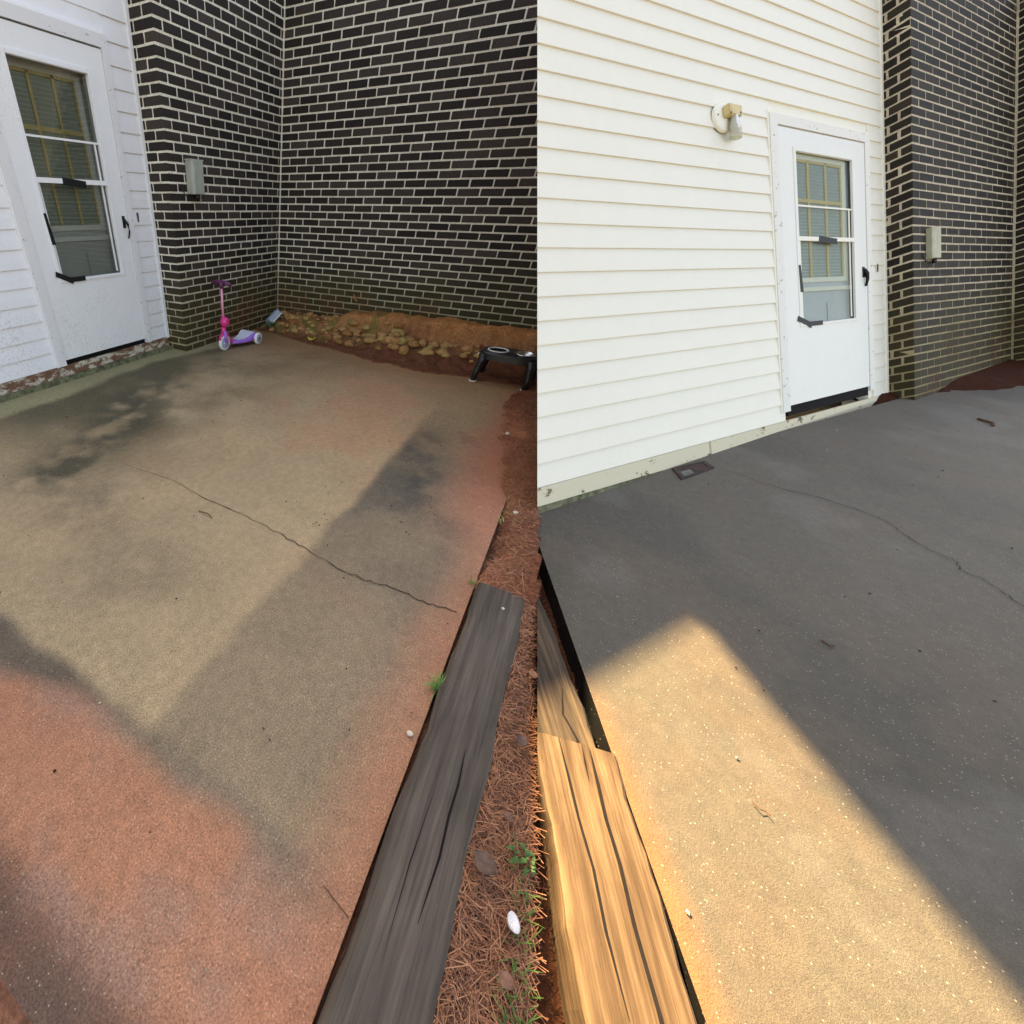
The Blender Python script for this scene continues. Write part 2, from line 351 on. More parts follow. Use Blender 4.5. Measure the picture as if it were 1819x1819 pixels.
def soilc(x, y):
    n1 = fbm(x, y, 3, 101); n2 = fbm(x, y, 9, 111)
    c = np.ones(x.shape + (3,)) * np.array([.17, .062, .034])
    c = lerp(c, (.40, .165, .095), ss(.8, -.6, x) * ss(-3.65, -3.4, y) * (.5 + .5 * ss(.4, .6, n1)))
    c = lerp(c, (.44, .20, .085), ss(1.15, 1.5, x) * ss(.35, .6, n1) * .8)
    c = lerp(c, (.46, .19, .07), ss(1.56, 1.62, x) * ss(-.9, -1.2, y))
    c = lerp(c, (.19, .15, .045), ss(.52, .68, n2) * ss(1.0, 1.4, x) * ss(-2.6, -1.4, y) * .8)
    c = lerp(c, (.12, .10, .04), ss(1.74, 1.84, x) * .7)
    c = lerp(c, (.06, .024, .012), (y < yseam(x) - .005) * .85)
    return c
me = grid_mesh('soil', np.linspace(-5.5, 1.95, 400), np.linspace(-5.2, .3, 300), soilz, soilc)
soil = tag(link('soil', me, M_soil, smooth=True), kind='structure')
me = grid_mesh('ground', np.linspace(-60, 60, 60), np.linspace(-60, 60, 60), lambda x, y: -.20 + 0 * x, lambda x, y: np.ones(x.shape + (3,)) * np.array([.10, .075, .035]))
tag(link('ground', me, M_soil), kind='structure')

# ---- second patio: the washed slab, on the far side of the cut
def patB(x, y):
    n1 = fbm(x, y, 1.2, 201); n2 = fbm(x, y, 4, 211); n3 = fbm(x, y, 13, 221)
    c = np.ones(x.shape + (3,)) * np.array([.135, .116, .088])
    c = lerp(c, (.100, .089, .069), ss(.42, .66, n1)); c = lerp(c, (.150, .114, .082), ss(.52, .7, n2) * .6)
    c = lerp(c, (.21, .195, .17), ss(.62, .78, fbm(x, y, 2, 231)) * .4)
    t = (x + 1.5) * -.947 + (y + 3.631) * -.320; dd = (x + 1.5) * .295 + (y + 3.631) * -.955       # distance from the timber edge
    c = lerp(c, (.30, .14, .05), ss(.09, .0, dd + .06 * (n2 - .5)) * ss(.7, 1.1, t) * .75)
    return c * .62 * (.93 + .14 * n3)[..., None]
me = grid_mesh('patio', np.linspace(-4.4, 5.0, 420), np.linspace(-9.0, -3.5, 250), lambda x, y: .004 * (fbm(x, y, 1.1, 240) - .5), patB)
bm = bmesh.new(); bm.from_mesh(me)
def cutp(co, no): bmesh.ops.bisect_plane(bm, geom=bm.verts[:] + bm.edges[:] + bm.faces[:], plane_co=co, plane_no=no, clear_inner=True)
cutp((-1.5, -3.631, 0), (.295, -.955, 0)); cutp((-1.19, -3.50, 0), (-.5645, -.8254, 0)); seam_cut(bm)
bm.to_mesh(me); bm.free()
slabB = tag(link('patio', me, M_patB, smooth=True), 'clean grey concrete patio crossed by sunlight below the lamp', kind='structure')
eb = MB().prism([(-1.19, -3.57), (-1.5, -3.635), (-4.4, -4.53), (-4.4, -4.56), (-1.2, -3.62)], 'z', -.14, -.004); eb.build('slab_edge', M_patB, slabB, seam=Matrix())
crack([(-0.053,-4.477),(-0.063,-4.61),(-0.121,-4.677),(-0.147,-4.795),(-0.139,-4.891),(-0.173,-4.973),(-0.211,-5.072),(-0.265,-5.14),(-0.387,-5.172),(-0.48,-5.208),(-0.566,-5.284),(-0.635,-5.263),(-0.677,-5.318),(-0.779,-5.349),(-0.95,-5.39)], .0020, 'crack', slabB)

# ------------------------------------------------------------------ houses
def brick_variants():
    out = []
    for s in range(5):
        r = random.Random(s); bm = bmesh.new(); bmesh.ops.create_cube(bm, size=1.0)
        for v in bm.verts: v.co = v.co + Vector((.5, .5, .5))
        me = bpy.data.meshes.new('brick'); fx, fy, fz = .016, .035, .055
        V = []; F = []
        def idx(i, j, k): return (i * 4 + j) * 4 + k
        lv = lambda f: [0, f, 1 - f, 1]
        X, Y, Z = lv(fx), lv(fy), lv(fz)
        key = {}
        def vid(i, j, k):
            if (i, j, k) not in key:
                key[(i, j, k)] = len(V); V.append((X[i] + r.uniform(-.004, .004), Y[j] + r.uniform(-.008, .008), Z[k] + r.uniform(-.014, .014)))
            return key[(i, j, k)]
        def q(*a): F.append(tuple(vid(*t) for t in a))
        for a, b in ((0, 1), (3, 2)):
            q((a,1,1),(a,2,1),(a,2,2),(a,1,2)); q((1,a,1),(2,a,1),(2,a,2),(1,a,2)); q((1,1,a),(2,1,a),(2,2,a),(1,2,a))
        for a in (0, 3):
            p = 1 if a == 0 else 2
            for b in (0, 3):
                s2 = 1 if b == 0 else 2
                q((a,s2,1),(a,s2,2),(p,b,2),(p,b,1)); q((a,1,s2),(a,2,s2),(p,2,b),(p,1,b)); q((1,a,s2),(2,a,s2),(2,p,b),(1,p,b))
                for c in (0, 3):
                    s3 = 1 if c == 0 else 2
                    F.append((vid(a, s2, s3), vid(p, b, s3), vid(p, s2, c)))
        me.from_pydata(V, [], F); b2 = bmesh.new(); b2.from_mesh(me); bmesh.ops.recalc_face_normals(b2, faces=b2.faces); b2.to_mesh(me); b2.free(); bm.free()
        out.append(me)
    return out

TB = ((0.840511, 0.440559, 0.315355), (-0.541356, 0.706316, 0.456126), (-0.021790, -0.554099, 0.832166)); PB = Vector((-6.640110, -1.428996, 0.569596))
R4 = Matrix(TB).to_4x4(); BM = Matrix.Translation(Vector(CAM) - Matrix(TB) @ PB) @ R4
B_FRAME = BM; B_INV = BM.inverted()
def build_house(S):
    M = S['M']; p, W, h, bl, blr, blf = S['p'], S['W'], S['h'], S['bl'], S['blr'], S['blf']; rec = S['rec']; cut = M if S['cut'] else None
    root = empty('house', M, label=S['label'], cat='house')
    zt = S['zt']; zb = S['zb']; sg = S['sid']; sz = S['sidz']; xl = S['xl']
    X, Z = S['fx'], S['fz']; ds = S['ds']; m_s, m_t, m_w, m_d = S['m_sid'], S['m_trim'], S['m_wtrim'], S['m_door']
    # backing behind the boards, mortar bodies behind the bricks
    MB().box(xl, X(-1.34), p + .001, p + .14, zb, zt).box(X(-.33), 0, p + .001, p + .14, zb, zt).box(X(-1.34), X(-.33), p + .001, p + .14, Z(2.19), zt).build('sheathing', m_w, root, seam=cut)
    g = S['jt'] * .5
    MB().box(rec, W + .15, rec, .30, zb, zt).build('mortar', S['m_mor'], root)
    bk = MB().box(W + rec, W + .15, -S['f2'], rec - .001, S['zb2'], zt).build('mortar', S['m_mor'], root)
    if S['stop']:
        b3 = bmesh.new(); b3.from_mesh(bk.data); Bi = B_FRAME.inverted()
        bmesh.ops.bisect_plane(b3, geom=b3.verts[:] + b3.edges[:] + b3.faces[:], plane_co=B_FRAME @ Vector((0, .40, 0)), plane_no=B_FRAME.to_3x3() @ Vector((0, 1, 0)), clear_inner=True); b3.to_mesh(bk.data); b3.free()
    # bricks
    B = []; jt = S['jt']; dep = .075
    nc = int(round((zt - zb) / h)); c0 = int(round(zb / h))
    for c in range(c0, c0 + nc):
        z0, z1 = c * h + jt / 2, (c + 1) * h - jt / 2
        odd = c % 2 == 1
        f, r = (bl - jt, (blr - jt) / 2) if odd else ((bl - jt) / 2, blr - jt)
        B.append((0, f, 0, r, z0, z1)); x = f + jt; y = r + jt
        while x < W - .02: B.append((x, min(x + bl - jt, W - .004), 0, dep, z0, z1)); x += bl
        while y < p + .1: B.append((0, dep, y, y + blr - jt, z0, z1)); y += blr
        if z0 < S['zb2'] - .08: continue
        y = -jt - .002; q = blf - jt if odd else (blf - jt) / 2
        while y > -S['f2'] + .1:
            if not S['stop'] or (B_INV @ Vector((W, y - q, z0))).y > .42: B.append((W, W + dep, y - q, y, z0, z1))
            y -= q + jt; q = blf - jt
    vars_ = S['bricks']; info = []
    R3 = np.array(M.to_3x3()); T3 = np.array(M.translation)
    for b in B:
        cx = R3 @ np.array([(b[0] + b[1]) / 2 if b[0] < W else W, (b[2] + b[3]) / 2 if b[0] >= W or b[2] > .01 else 0, (b[4] + b[5]) / 2]) + T3
        u, v, zz = pix(cx); ok = zz > .1 and S['u'][0] < u < S['u'][1] and -5 < v < 1000
        nrm = R3 @ np.array([-1., 0, 0] if (b[0] >= W or b[2] > .01) else [0, -1., 0]); vd = (CAM - cx); vd = vd / np.linalg.norm(vd)
        ar = max(b[1] - b[0], b[3] - b[2]) * max(0, float(nrm @ vd)) / zz ** 2 if ok else 0
        info.append(ar)
    order = sorted(range(len(B)), key=lambda i: -info[i]); keep = set(order[:S['nb']]); acc = MB()
    rr = random.Random(3)
    for i, b in enumerate(B):
        jx, jz, jy = rr.uniform(-.0015, .0015), rr.uniform(-.0012, .0012), rr.uniform(-.0015, .0012) * S['jit']
        o3 = (b[0] + (jy if b[0] >= W else jx), b[2] + (jy if b[0] < W else jx), b[4] + jz); sc = (b[1] - b[0], b[3] - b[2], b[5] - b[4]); me = vars_[rr.randrange(5)]
        if i in keep and info[i] > 0:
            o = link('brick', me, None, root); o.location = o3; o.scale = sc
        else:
            acc.add([(o3[0] + v.co.x * sc[0], o3[1] + v.co.y * sc[1], o3[2] + v.co.z * sc[2]) for v in me.vertices], [tuple(f.vertices) for f in me.polygons])
    tag(acc.build('brickwork', S['m_bri'], root), kind='stuff')
    # siding boards, each one lapped over the next
    n = int((zt - sz) / sg) + 1
    def board(xa, xb, i):
        a = sz + i * sg; b = a + sg; pr = S['lap']
        m = MB(); m.prism([(p - pr, a), (p - pr - .001, a + .004), (p - pr * .75, a + sg * .5), (p - .0015, b + .006), (p + .002, b + .006), (p + .002, a + .002), (p - pr + .003, a + .001)], 'x', xa, xb)
        return m.build('siding_board', m_s, root, seam=cut)
    dl, dr, dt = X(-1.39), X(-.282), Z(2.245)
    for i in range(n):
        a = sz + i * sg
        if a > dt: board(xl, -.03 * S['sx'], i)
        elif a + sg * .35 > dt: board(xl, -.03 * S['sx'], i) if False else (board(xl, dl, i), board(dr, -.03 * S['sx'], i), MB().box(dl, dr, p - S['lap'] * .6, p, dt, a + sg + .004).build('siding_board', m_s, root))
        else: board(xl, dl, i); board(dr, -.03 * S['sx'], i)
    MB().box(-.032 * S['sx'], .004, p - S['lap'] - .012 * ds, p, sz - .01, zt).build('corner_trim', m_w, root, bevel=.002)
    # base board, footing
    for (xa, xb) in S['sk']:
        MB().box(xa, xb, p - S['skd'], p + .02, S['skz'], sz - .002).build('base_board', S['m_sk'], root, seam=cut)
    MB().box(xl, .02, p - S['skd'] - S['ftd'], p + .02, zb - .05, S['skz'] + S['fth']).build('footing', S['m_foot'], root, seam=cut, bevel=.004)
    # door frame
    fd = .045 * ds
    fr = MB().box(X(-1.388), X(-1.316), p - fd, p + .02, Z(.135), Z(2.24)).box(X(-.342), X(-.284), p - fd, p + .02, Z(.135), Z(2.24)).box(X(-1.316), X(-.342), p - fd, p + .02, Z(2.172), Z(2.24))
    fr.build('door_frame', m_t, root)
    fr2 = MB().box(X(-1.402), X(-1.389), p - fd * .75, p, Z(.13), Z(2.255)).box(X(-.283), X(-.272), p - fd * .75, p, Z(.13), Z(2.255)).box(X(-1.389), X(-.283), p - fd * .75, p, Z(2.2405), Z(2.255))
    fr2.build('door_casing', m_w, root)
    MB().box(X(-1.316), X(-.342), p - .002, p + .02, Z(.10), Z(.176)).build('dark_door_gap', M_dark, root)  # dark strip: shade of the gap under the door, put into the colour
    # storm door: leaf, beads, sashes, panes, tape, handle
    yd0, yd1 = p - .034 * ds, p - .006 * ds
    leaf = MB().box(X(-1.312), X(-1.147), yd0, yd1, Z(.176), Z(2.163)).box(X(-.509), X(-.346), yd0, yd1, Z(.176), Z(2.163)).box(X(-1.147), X(-.509), yd0, yd1, Z(2.017), Z(2.163)).box(X(-1.147), X(-.509), yd0, yd1, Z(.176), Z(.77))
    door = leaf.build('door', m_d, root)
    bd = yd0 - .010 * ds
    MB().box(X(-1.172), X(-1.145), bd, yd1, Z(.752), Z(2.042)).box(X(-.511), X(-.484), bd, yd1, Z(.752), Z(2.042)).box(X(-1.145), X(-.511), bd, yd1, Z(2.015), Z(2.042)).box(X(-1.145), X(-.511), bd, yd1, Z(.752), Z(.772)).build('glazing_bead', m_d, door, bevel=.003 * ds)
    ym = (yd0 + yd1) / 2
    MB().box(X(-1.145), X(-.511), bd + .002 * ds, ym, Z(1.386), Z(1.416)).build('sash_rail', m_w, door)
    MB().box(X(-1.145), X(-.511), ym - .004 * ds, ym + .004 * ds, Z(1.634), Z(1.646)).build('sash_rail', m_w, door)
    MB().box(X(-.552), X(-.541), ym - .002 * ds, ym + .008 * ds, Z(.79), Z(1.634)).box(X(-1.128), X(-1.119), ym - .002 * ds, ym + .008 * ds, Z(.79), Z(1.386)).build('sash_frame', m_w, door)
    for za, zc in ((.772, 1.386), (1.416, 1.634), (1.646, 2.015)):
        MB().box(X(-1.145), X(-.511), ym + .009 * ds, ym + .011 * ds, Z(za), Z(zc)).build('pane', S['glass'], door)
    yt = bd - .002 * ds
    MB().add([(X(a), yy, Z(c)) for yy in (yt, bd + .002 * ds) for a, c in ((-.935, 1.378), (-.728, 1.362), (-.722, 1.405), (-.930, 1.424))], [(0,1,2,3),(7,6,5,4),(0,4,5,1),(1,5,6,2),(2,6,7,3),(3,7,4,0)]).build('tape', M_black, door)
    MB().add([(X(a), yy, Z(c)) for yy in (yt, bd + .002 * ds) for a, c in ((-1.158, 1.010), (-1.125, 1.010), (-1.145, 1.208), (-1.168, 1.208))], [(0,1,2,3),(7,6,5,4),(0,4,5,1),(1,5,6,2),(2,6,7,3),(3,7,4,0)]).build('tape', M_black, door)
    MB().add([(X(a), yy, Z(c)) for yy in (yt, bd + .002 * ds) for a, c in ((-1.200, .800), (-1.055, .735), (-1.045, .775), (-1.190, .836))], [(0,1,2,3),(7,6,5,4),(0,4,5,1),(1,5,6,2),(2,6,7,3),(3,7,4,0)]).build('tape', M_black, door)
    MB().box(X(-1.075), X(-.925), yt - .001 * ds, bd + .003 * ds, Z(.750), Z(.784)).build('tape', M_black, door)
    MB().box(X(-.408), X(-.380), yd0 - .008 * ds, yd0 + .002, Z(1.10), Z(1.185)).tube([(X(-.396), yd0 - .010 * ds, Z(1.165)), (X(-.386), yd0 - .042 * ds, Z(1.125)), (X(-.378), yd0 - .040 * ds, Z(1.075)), (X(-.376), yd0 - .014 * ds, Z(1.025))], [.011, .012, .009, .006], 8).build('handle', M_black, door, smooth=True)
    # inner door with blind and muntins behind the glass
    di = S['din']; sh = S['shift']; yi = p + di
    Xi = lambda x: X(x) + sh
    MB().box(Xi(-1.45), Xi(-.30), yi, yi + .03, Z(.12), Z(2.19)).build('inner_door', M_inner, root)
    inner = root.children[-1]
    t = .004 + .012 * ds
    MB().box(Xi(-1.24), Xi(-1.20), yi - t, yi, Z(1.09), Z(2.03)).box(Xi(-.622), Xi(-.575), yi - t, yi, Z(1.09), Z(2.03)).box(Xi(-1.20), Xi(-.622), yi - t, yi, Z(1.985), Z(2.03)).box(Xi(-1.20), Xi(-.622), yi - t, yi, Z(1.09), Z(1.125)).build('window_frame', m_w, inner)
    bl_ = MB()
    for i in range(34):
        a = 1.127 + i * .0253; bl_.add([(Xi(-1.2), yi - .0012, Z(a)), (Xi(-.622), yi - .0012, Z(a)), (Xi(-.622), yi - .0045 * ds - .001, Z(a + .021)), (Xi(-1.2), yi - .0045 * ds - .001, Z(a + .021))], [(0, 1, 2, 3)])
    tag(bl_.build('blind', M_blind, inner), kind='stuff')
    for q in (-1.006, -.809): MB().box(Xi(q - .012), Xi(q + .012), yi - t * .9, yi - .005 * ds, Z(1.125), Z(1.985)).build('muntin', S['m_munt'], inner)
    MB().box(Xi(-1.2), Xi(-.622), yi - t * .95, yi - .005 * ds, Z(1.68), Z(1.705)).build('muntin', S['m_munt'], inner)
    MB().box(Xi(-.640), Xi(-.623), yi - t * .9, yi - .004 * ds, Z(1.125), Z(1.985)).box(Xi(-1.2), Xi(-.64), yi - t * .9, yi - .004 * ds, Z(1.966), Z(1.985)).build('muntin', S['m_munt'], inner)
    MB().box(Xi(-1.24), Xi(-.52), yi - t * 1.5, yi, Z(1.02), Z(1.05)).build('window_sill', m_w, inner)
    for xa, xb in ((-1.19, -.97), (-.83, -.60)): MB().box(Xi(xa), Xi(xb), yi - t * .6, yi, Z(.3), Z(.93)).build('panel', M_inner, inner, bevel=.004 * ds)
    MB().box(X(-.213), X(-.190), p - S['lap'] - .004, p, Z(1.14), Z(1.208)).build('latch_plate', M_steel, root)
    return root

bA = brick_variants(); bB = []
for m_ in bA:
    c_ = m_.copy(); c_.materials.append(M_brB); bB.append(c_); m_.materials.append(M_brA)
AM = Matrix()
SA = dict(M=AM, label='white sided house with grimy storm door and brick wing beside the pink scooter', p=.26, W=1.851, h=.0677, bl=.2127, blr=.2127, blf=.2127, jt=.0138, rec=.0035, jit=1., cut=False, stop=True,
          zt=3.05, zb=-.0677 * 2, zb2=.02, f2=4.3, sid=.1232, sidz=.130, xl=-5.0, sx=1, fx=lambda x: x, fz=lambda z: z, ds=1.0, lap=.013, u=(0, 960), nb=298, bricks=bA,
          m_sid=M_sidA, m_trim=M_trimA, m_wtrim=M_wtrim, m_door=M_doorA, m_mor=M_moA, m_bri=M_brA, m_sk=M_skA, m_foot=M_footA, m_munt=M_munt, glass=M_glass,
          sk=[(-5.0, -.01)], skd=.012, skz=.028, ftd=.03, fth=.012, din=.075, shift=.055)
houseA = build_house(SA)
SB = dict(M=BM, label='warm-lit white sided house with clean storm door, wall lamp and brick wing', p=.14, W=2.657, h=.069878, bl=.3072, blr=.115, blf=.15, jt=.0115, rec=.0016, jit=.3, cut=True, stop=False,
          zt=3.78, zb=.069878 * 1, zb2=.25, f2=.5, sid=.1215, sidz=.268, xl=-5.2, sx=1.2, fx=lambda x: -.396 + (x + .345) * 1.438, fz=lambda z: .368 + (z - .173) * .9694, ds=.35, lap=.010, u=(955, 1819), nb=298, bricks=bB,
          m_sid=M_sidB, m_trim=M_trimB, m_wtrim=M_ctrim, m_door=M_doorB, m_mor=M_moB, m_bri=M_brB, m_sk=M_skB, m_foot=M_footA, m_munt=M_muntB, glass=M_glassB,
          sk=[(-5.2, -2.895), (-2.865, -.01)], skd=.010, skz=.165, ftd=.006, fth=.004, din=.018, shift=.055)
houseB = build_house(SB)
# unseen panels added above the view, outlined to cast the yard's shadow edges
up = MB().prism([(-9, 3.06), (-9, 4.75), (-.4, 4.33), (.2, 4.235), (.85, 4.135), (1.2, 4.285), (2.10, 4.665), (2.10, 3.06)], 'y', .262, .30)
up.build('sun_block_wall', M_sidA, houseA)
MB().prism([(2.101, 3.06), (2.101, 4.665), (1.51, 5.085), (.45, 5.84), (.45, 9.), (18, 9.), (18, 0), (2.2, 0), (2.2, 3.06)], 'y', .262, .30).build('sun_block_gable', M_sidA, houseA)


# ------------------------------------------------------------------ timbers
def timber(name, a, b, wd, top, th, cols, label, group, left=True, seam=None, seed=1, rough_end=None):
    a = np.array(a, float); b = np.array(b, float); d = b - a; L = np.linalg.norm(d); d /= L; nrm = np.array([-d[1], d[0]]) * (1 if left else -1)
    r = random.Random(seed); n = 46; prof = [(0, -th), (0, -.012), (.012, 0), (wd * .25, .001), (wd * .5, .0015), (wd * .75, .001), (wd - .012, 0), (wd, -.012), (wd, -th)]
    V = []; m = MB()
    for i in range(n):
        t = i / (n - 1) * L; wob = .004 * math.sin(i * .7 + seed) + r.uniform(-.002, .002)
        for k, (q, zz) in enumerate(prof):
            qq = q + (wob + r.uniform(-.0012, .0012) if k < 3 or k > 5 else 0); P = a + d * t + nrm * qq
            V.append((P[0], P[1], top + zz + r.uniform(-.0008, .0008)))
    k = len(prof); F = [(i*k + j, i*k + j + 1, (i+1)*k + j + 1, (i+1)*k + j) for i in range(n-1) for j in range(k-1)]
    F += [tuple(range(k))[::-1], tuple((n-1)*k + j for j in range(k))]
    m.add(V, F); ang = math.atan2(d[1], d[0])
    o = m.build(name, wood_mat(name + '_wood', cols, ang), None, seam=seam)
    return tag(o, label, 'timber', group), d, nrm
def split(par, pts, wdt, top, seam=None):
    m = MB(); V = []; n = len(pts)
    for i, q in enumerate(pts):
        dd = np.array(pts[min(i+1, n-1)]) - np.array(pts[max(i-1, 0)]); dd = dd / np.linalg.norm(dd); k = wdt * (1 if 0 < i < n - 1 else .2)
        V += [(q[0] - dd[1]*k, q[1] + dd[0]*k, top), (q[0] + dd[1]*k, q[1] - dd[0]*k, top)]
    m.add(V, [(2*i, 2*i+1, 2*i+3, 2*i+2) for i in range(n-1)]); return m.build('split', M_dark, par, seam=seam)
GR = 'landscape timbers edging the patios'
tA, d, nr = timber('landscape_timber', (-1.99, -3.452), (-4.4, -3.447), .183, .030, .12, ((.055, .045, .037), (.085, .069, .056), (.115, .095, .076)), 'weathered grey timber beside the stained patio with a grass tuft', GR, seed=4)
split(tA, [(-2.75, -3.565), (-2.86, -3.57), (-2.95, -3.568), (-3.05, -3.572), (-3.2, -3.565)], .0028, .0338)
split(tA, [(-2.9, -3.52), (-3.1, -3.515), (-3.3, -3.52)], .0012, .0336)
I4 = Matrix()
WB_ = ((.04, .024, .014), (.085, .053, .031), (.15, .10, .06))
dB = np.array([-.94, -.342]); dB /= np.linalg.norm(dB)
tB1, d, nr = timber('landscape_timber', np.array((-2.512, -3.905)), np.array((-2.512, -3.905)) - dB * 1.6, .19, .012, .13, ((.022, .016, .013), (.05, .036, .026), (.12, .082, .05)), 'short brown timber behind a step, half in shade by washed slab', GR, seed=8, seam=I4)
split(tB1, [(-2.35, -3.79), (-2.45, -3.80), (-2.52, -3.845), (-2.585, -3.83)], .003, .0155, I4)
d2 = np.array([-.966, -.26]); d2 /= np.linalg.norm(d2)
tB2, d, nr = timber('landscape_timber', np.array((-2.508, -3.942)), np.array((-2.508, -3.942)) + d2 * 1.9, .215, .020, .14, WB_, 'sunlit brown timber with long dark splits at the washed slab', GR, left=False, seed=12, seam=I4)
P0 = np.array((-2.508, -3.942)); N2 = np.array([d2[1], -d2[0]])
split(tB2, [tuple(P0 + d2*t + N2*q) for t, q in ((.01, .075), (.10, .078), (.20, .082), (.30, .078), (.42, .083), (.55, .080), (.72, .086), (.95, .085))], .0042, .0245, I4)
split(tB2, [tuple(P0 + d2*t + N2*q) for t, q in ((.0, .155), (.12, .152), (.22, .150), (.33, .142), (.45, .146), (.58, .140))], .0032, .0243, I4)
split(tB2, [tuple(P0 + d2*t + N2*q) for t, q in ((.01, .095), (.06, .098), (.11, .10))], .0022, .0243, I4)

# ------------------------------------------------------------------ scooter
def paint(name, col, rough=.35): return simple(name, col, rough, .5, var=.05, scale=10, bmp=0)
M_pink = paint('hot_pink_plastic', (.80, .045, .25)); M_lpink = paint('pale_pink_tube', (.85, .35, .50)); M_pur = paint('purple_plastic', (.36, .15, .62)); M_dpur = paint('plum_grip', (.12, .025, .09), .5)
M_wht = paint('white_rubber', (.80, .80, .80), .5); M_hub = paint('lilac_hub', (.42, .44, .62), .5); M_deck = paint('pale_deck_pad', (.68, .70, .82), .6); M_blk = paint('black_plastic', (.012, .012, .014), .35)
sc = empty('kick_scooter', Matrix.Translation((.305, -.29, 0)) @ Matrix.Rotation(rad(-4), 4, 'Z'), label='child\'s pink and purple three-wheeled scooter by the brick corner', cat='scooter')
def wheel(cx, cy, r, wd, name='wheel'):
    wprof = [(r * .74, -wd * .5), (r * .95, -wd * .5), (r, -wd * .28), (r, wd * .28), (r * .95, wd * .5), (r * .74, wd * .5)]
    o = MB().lathe(wprof, (cx, cy, r), (0, 1, 0), 30).build(name, M_wht, sc, smooth=True)
    MB().lathe([(.001, -wd * .36), (r * .70, -wd * .36), (r * .77, -wd * .30), (r * .77, wd * .30), (r * .70, wd * .36), (.001, wd * .36)], (cx, cy, r), (0, 1, 0), 30).build('hub', M_hub, o, smooth=True)
    MB().lathe([(.001, -wd * .62), (r * .16, -wd * .60), (r * .2, -wd * .3)], (cx, cy, r), (0, 1, 0), 12).build('axle_cap', M_blk if r < .065 else M_wht, o, smooth=True)
    return o
wheel(0, 0, .078, .034); wheel(.455, -.115, .060, .036); wheel(.455, .115, .060, .036)
MB().tube([(-.004, -.030, .078), (-.004, -.030, .14), (0, -.022, .175), (0, 0, .20)], [.014, .016, .018, .02], 10).tube([(-.004, .030, .078), (-.004, .030, .14), (0, .022, .175), (0, 0, .20)], [.014, .016, .018, .02], 10).build('fork', M_pur, sc, smooth=True)
fn = MB(); pf = [( -.075, .115), (-.06, .15), (-.03, .172), (.0, .178), (.035, .168), (.07, .14), (.085, .11)]
fn.add([(x, y, z) for x, z in pf for y in (-.02, .02)], [(2*i, 2*i+1, 2*i+3, 2*i+2) for i in range(len(pf)-1)])
fd_ = fn.build('fender', M_pink, sc, smooth=True); sm = fd_.modifiers.new('t', 'SOLIDIFY'); sm.thickness = .006
MB().tube([(0, 0, .17), (0, 0, .235)], [.022, .022], 14).tube([(.012, 0, .205), (.06, 0, .14), (.11, 0, .075), (.15, 0, .06)], [.016, .017, .018, .016], 12).build('head_tube', M_pink, sc, smooth=True)
MB().tube([(0, 0, .23), (0, 0, .33), (0, 0, .345)], [.018, .018, .013], 14).build('lower_column', M_pink, sc, smooth=True)
MB().tube([(0, 0, .34), (-.002, 0, .46), (-.003, 0, .615)], .0125, 14).build('column', M_lpink, sc, smooth=True)
MB().lathe([(.001, -.05), (.028, -.045), (.048, -.02), (.05, .005), (.042, .03), (.022, .045), (.001, .05)], (.022, 0, .285), (.25, 0, 1), 20).build('headlight_pod', M_pink, sc, smooth=True)
MB().tube([(-.003, -.125, .64), (-.003, -.05, .655), (-.003, .05, .655), (-.003, .125, .64)], [.02, .017, .017, .02], 12).tube([(-.003, 0, .60), (-.003, 0, .66)], [.022, .026], 12).build('handlebar', M_dpur, sc, smooth=True)
dk = MB(); sec = []
for i in range(13):
    t = i / 12; x = .12 + .36 * t; hw = .045 + .06 * math.sin(min(1, t * 1.15) * math.pi * .55) ** 1.2 if t < .93 else .07; zb_ = .045 - .012 * math.sin(t * math.pi); ztop = .075 + .045 * ss(.3, .95, np.array(t)) - (.03 if t > .97 else 0)
    sec.append([(x, -hw, zb_ + .012), (x, -hw, ztop - .014), (x, -hw * .82, ztop), (x, hw * .82, ztop), (x, hw, ztop - .014), (x, hw, zb_ + .012), (x, hw * .7, zb_), (x, -hw * .7, zb_)])
V = [q for s_ in sec for q in s_]; F = [(i*8 + j, i*8 + (j+1) % 8, (i+1)*8 + (j+1) % 8, (i+1)*8 + j) for i in range(12) for j in range(8)] + [tuple(range(8))[::-1], tuple(96 + j for j in range(8))]
dko = dk.add(V, F).build('deck', M_pur, sc, smooth=True)
dp = MB(); V = []; F = []
for i in range(2, 12):
    s_ = sec[i]; V += [(s_[2][0], s_[2][1] * .93, s_[2][2] + .004), (s_[3][0], s_[3][1] * .93, s_[3][2] + .004)]
dp.add(V, [(2*i, 2*i+1, 2*i+3, 2*i+2) for i in range(9)]).build('deck_pad', M_deck, dko, smooth=True)

# ------------------------------------------------------------------ raised dog feeder and its bowl
fe = empty('dog_feeder', Matrix.Translation((.955, -3.055, 0)) @ Matrix.Rotation(rad(-93), 4, 'Z'), label='black plastic raised dog feeder at the edge of the stained patio', cat='dog feeder')
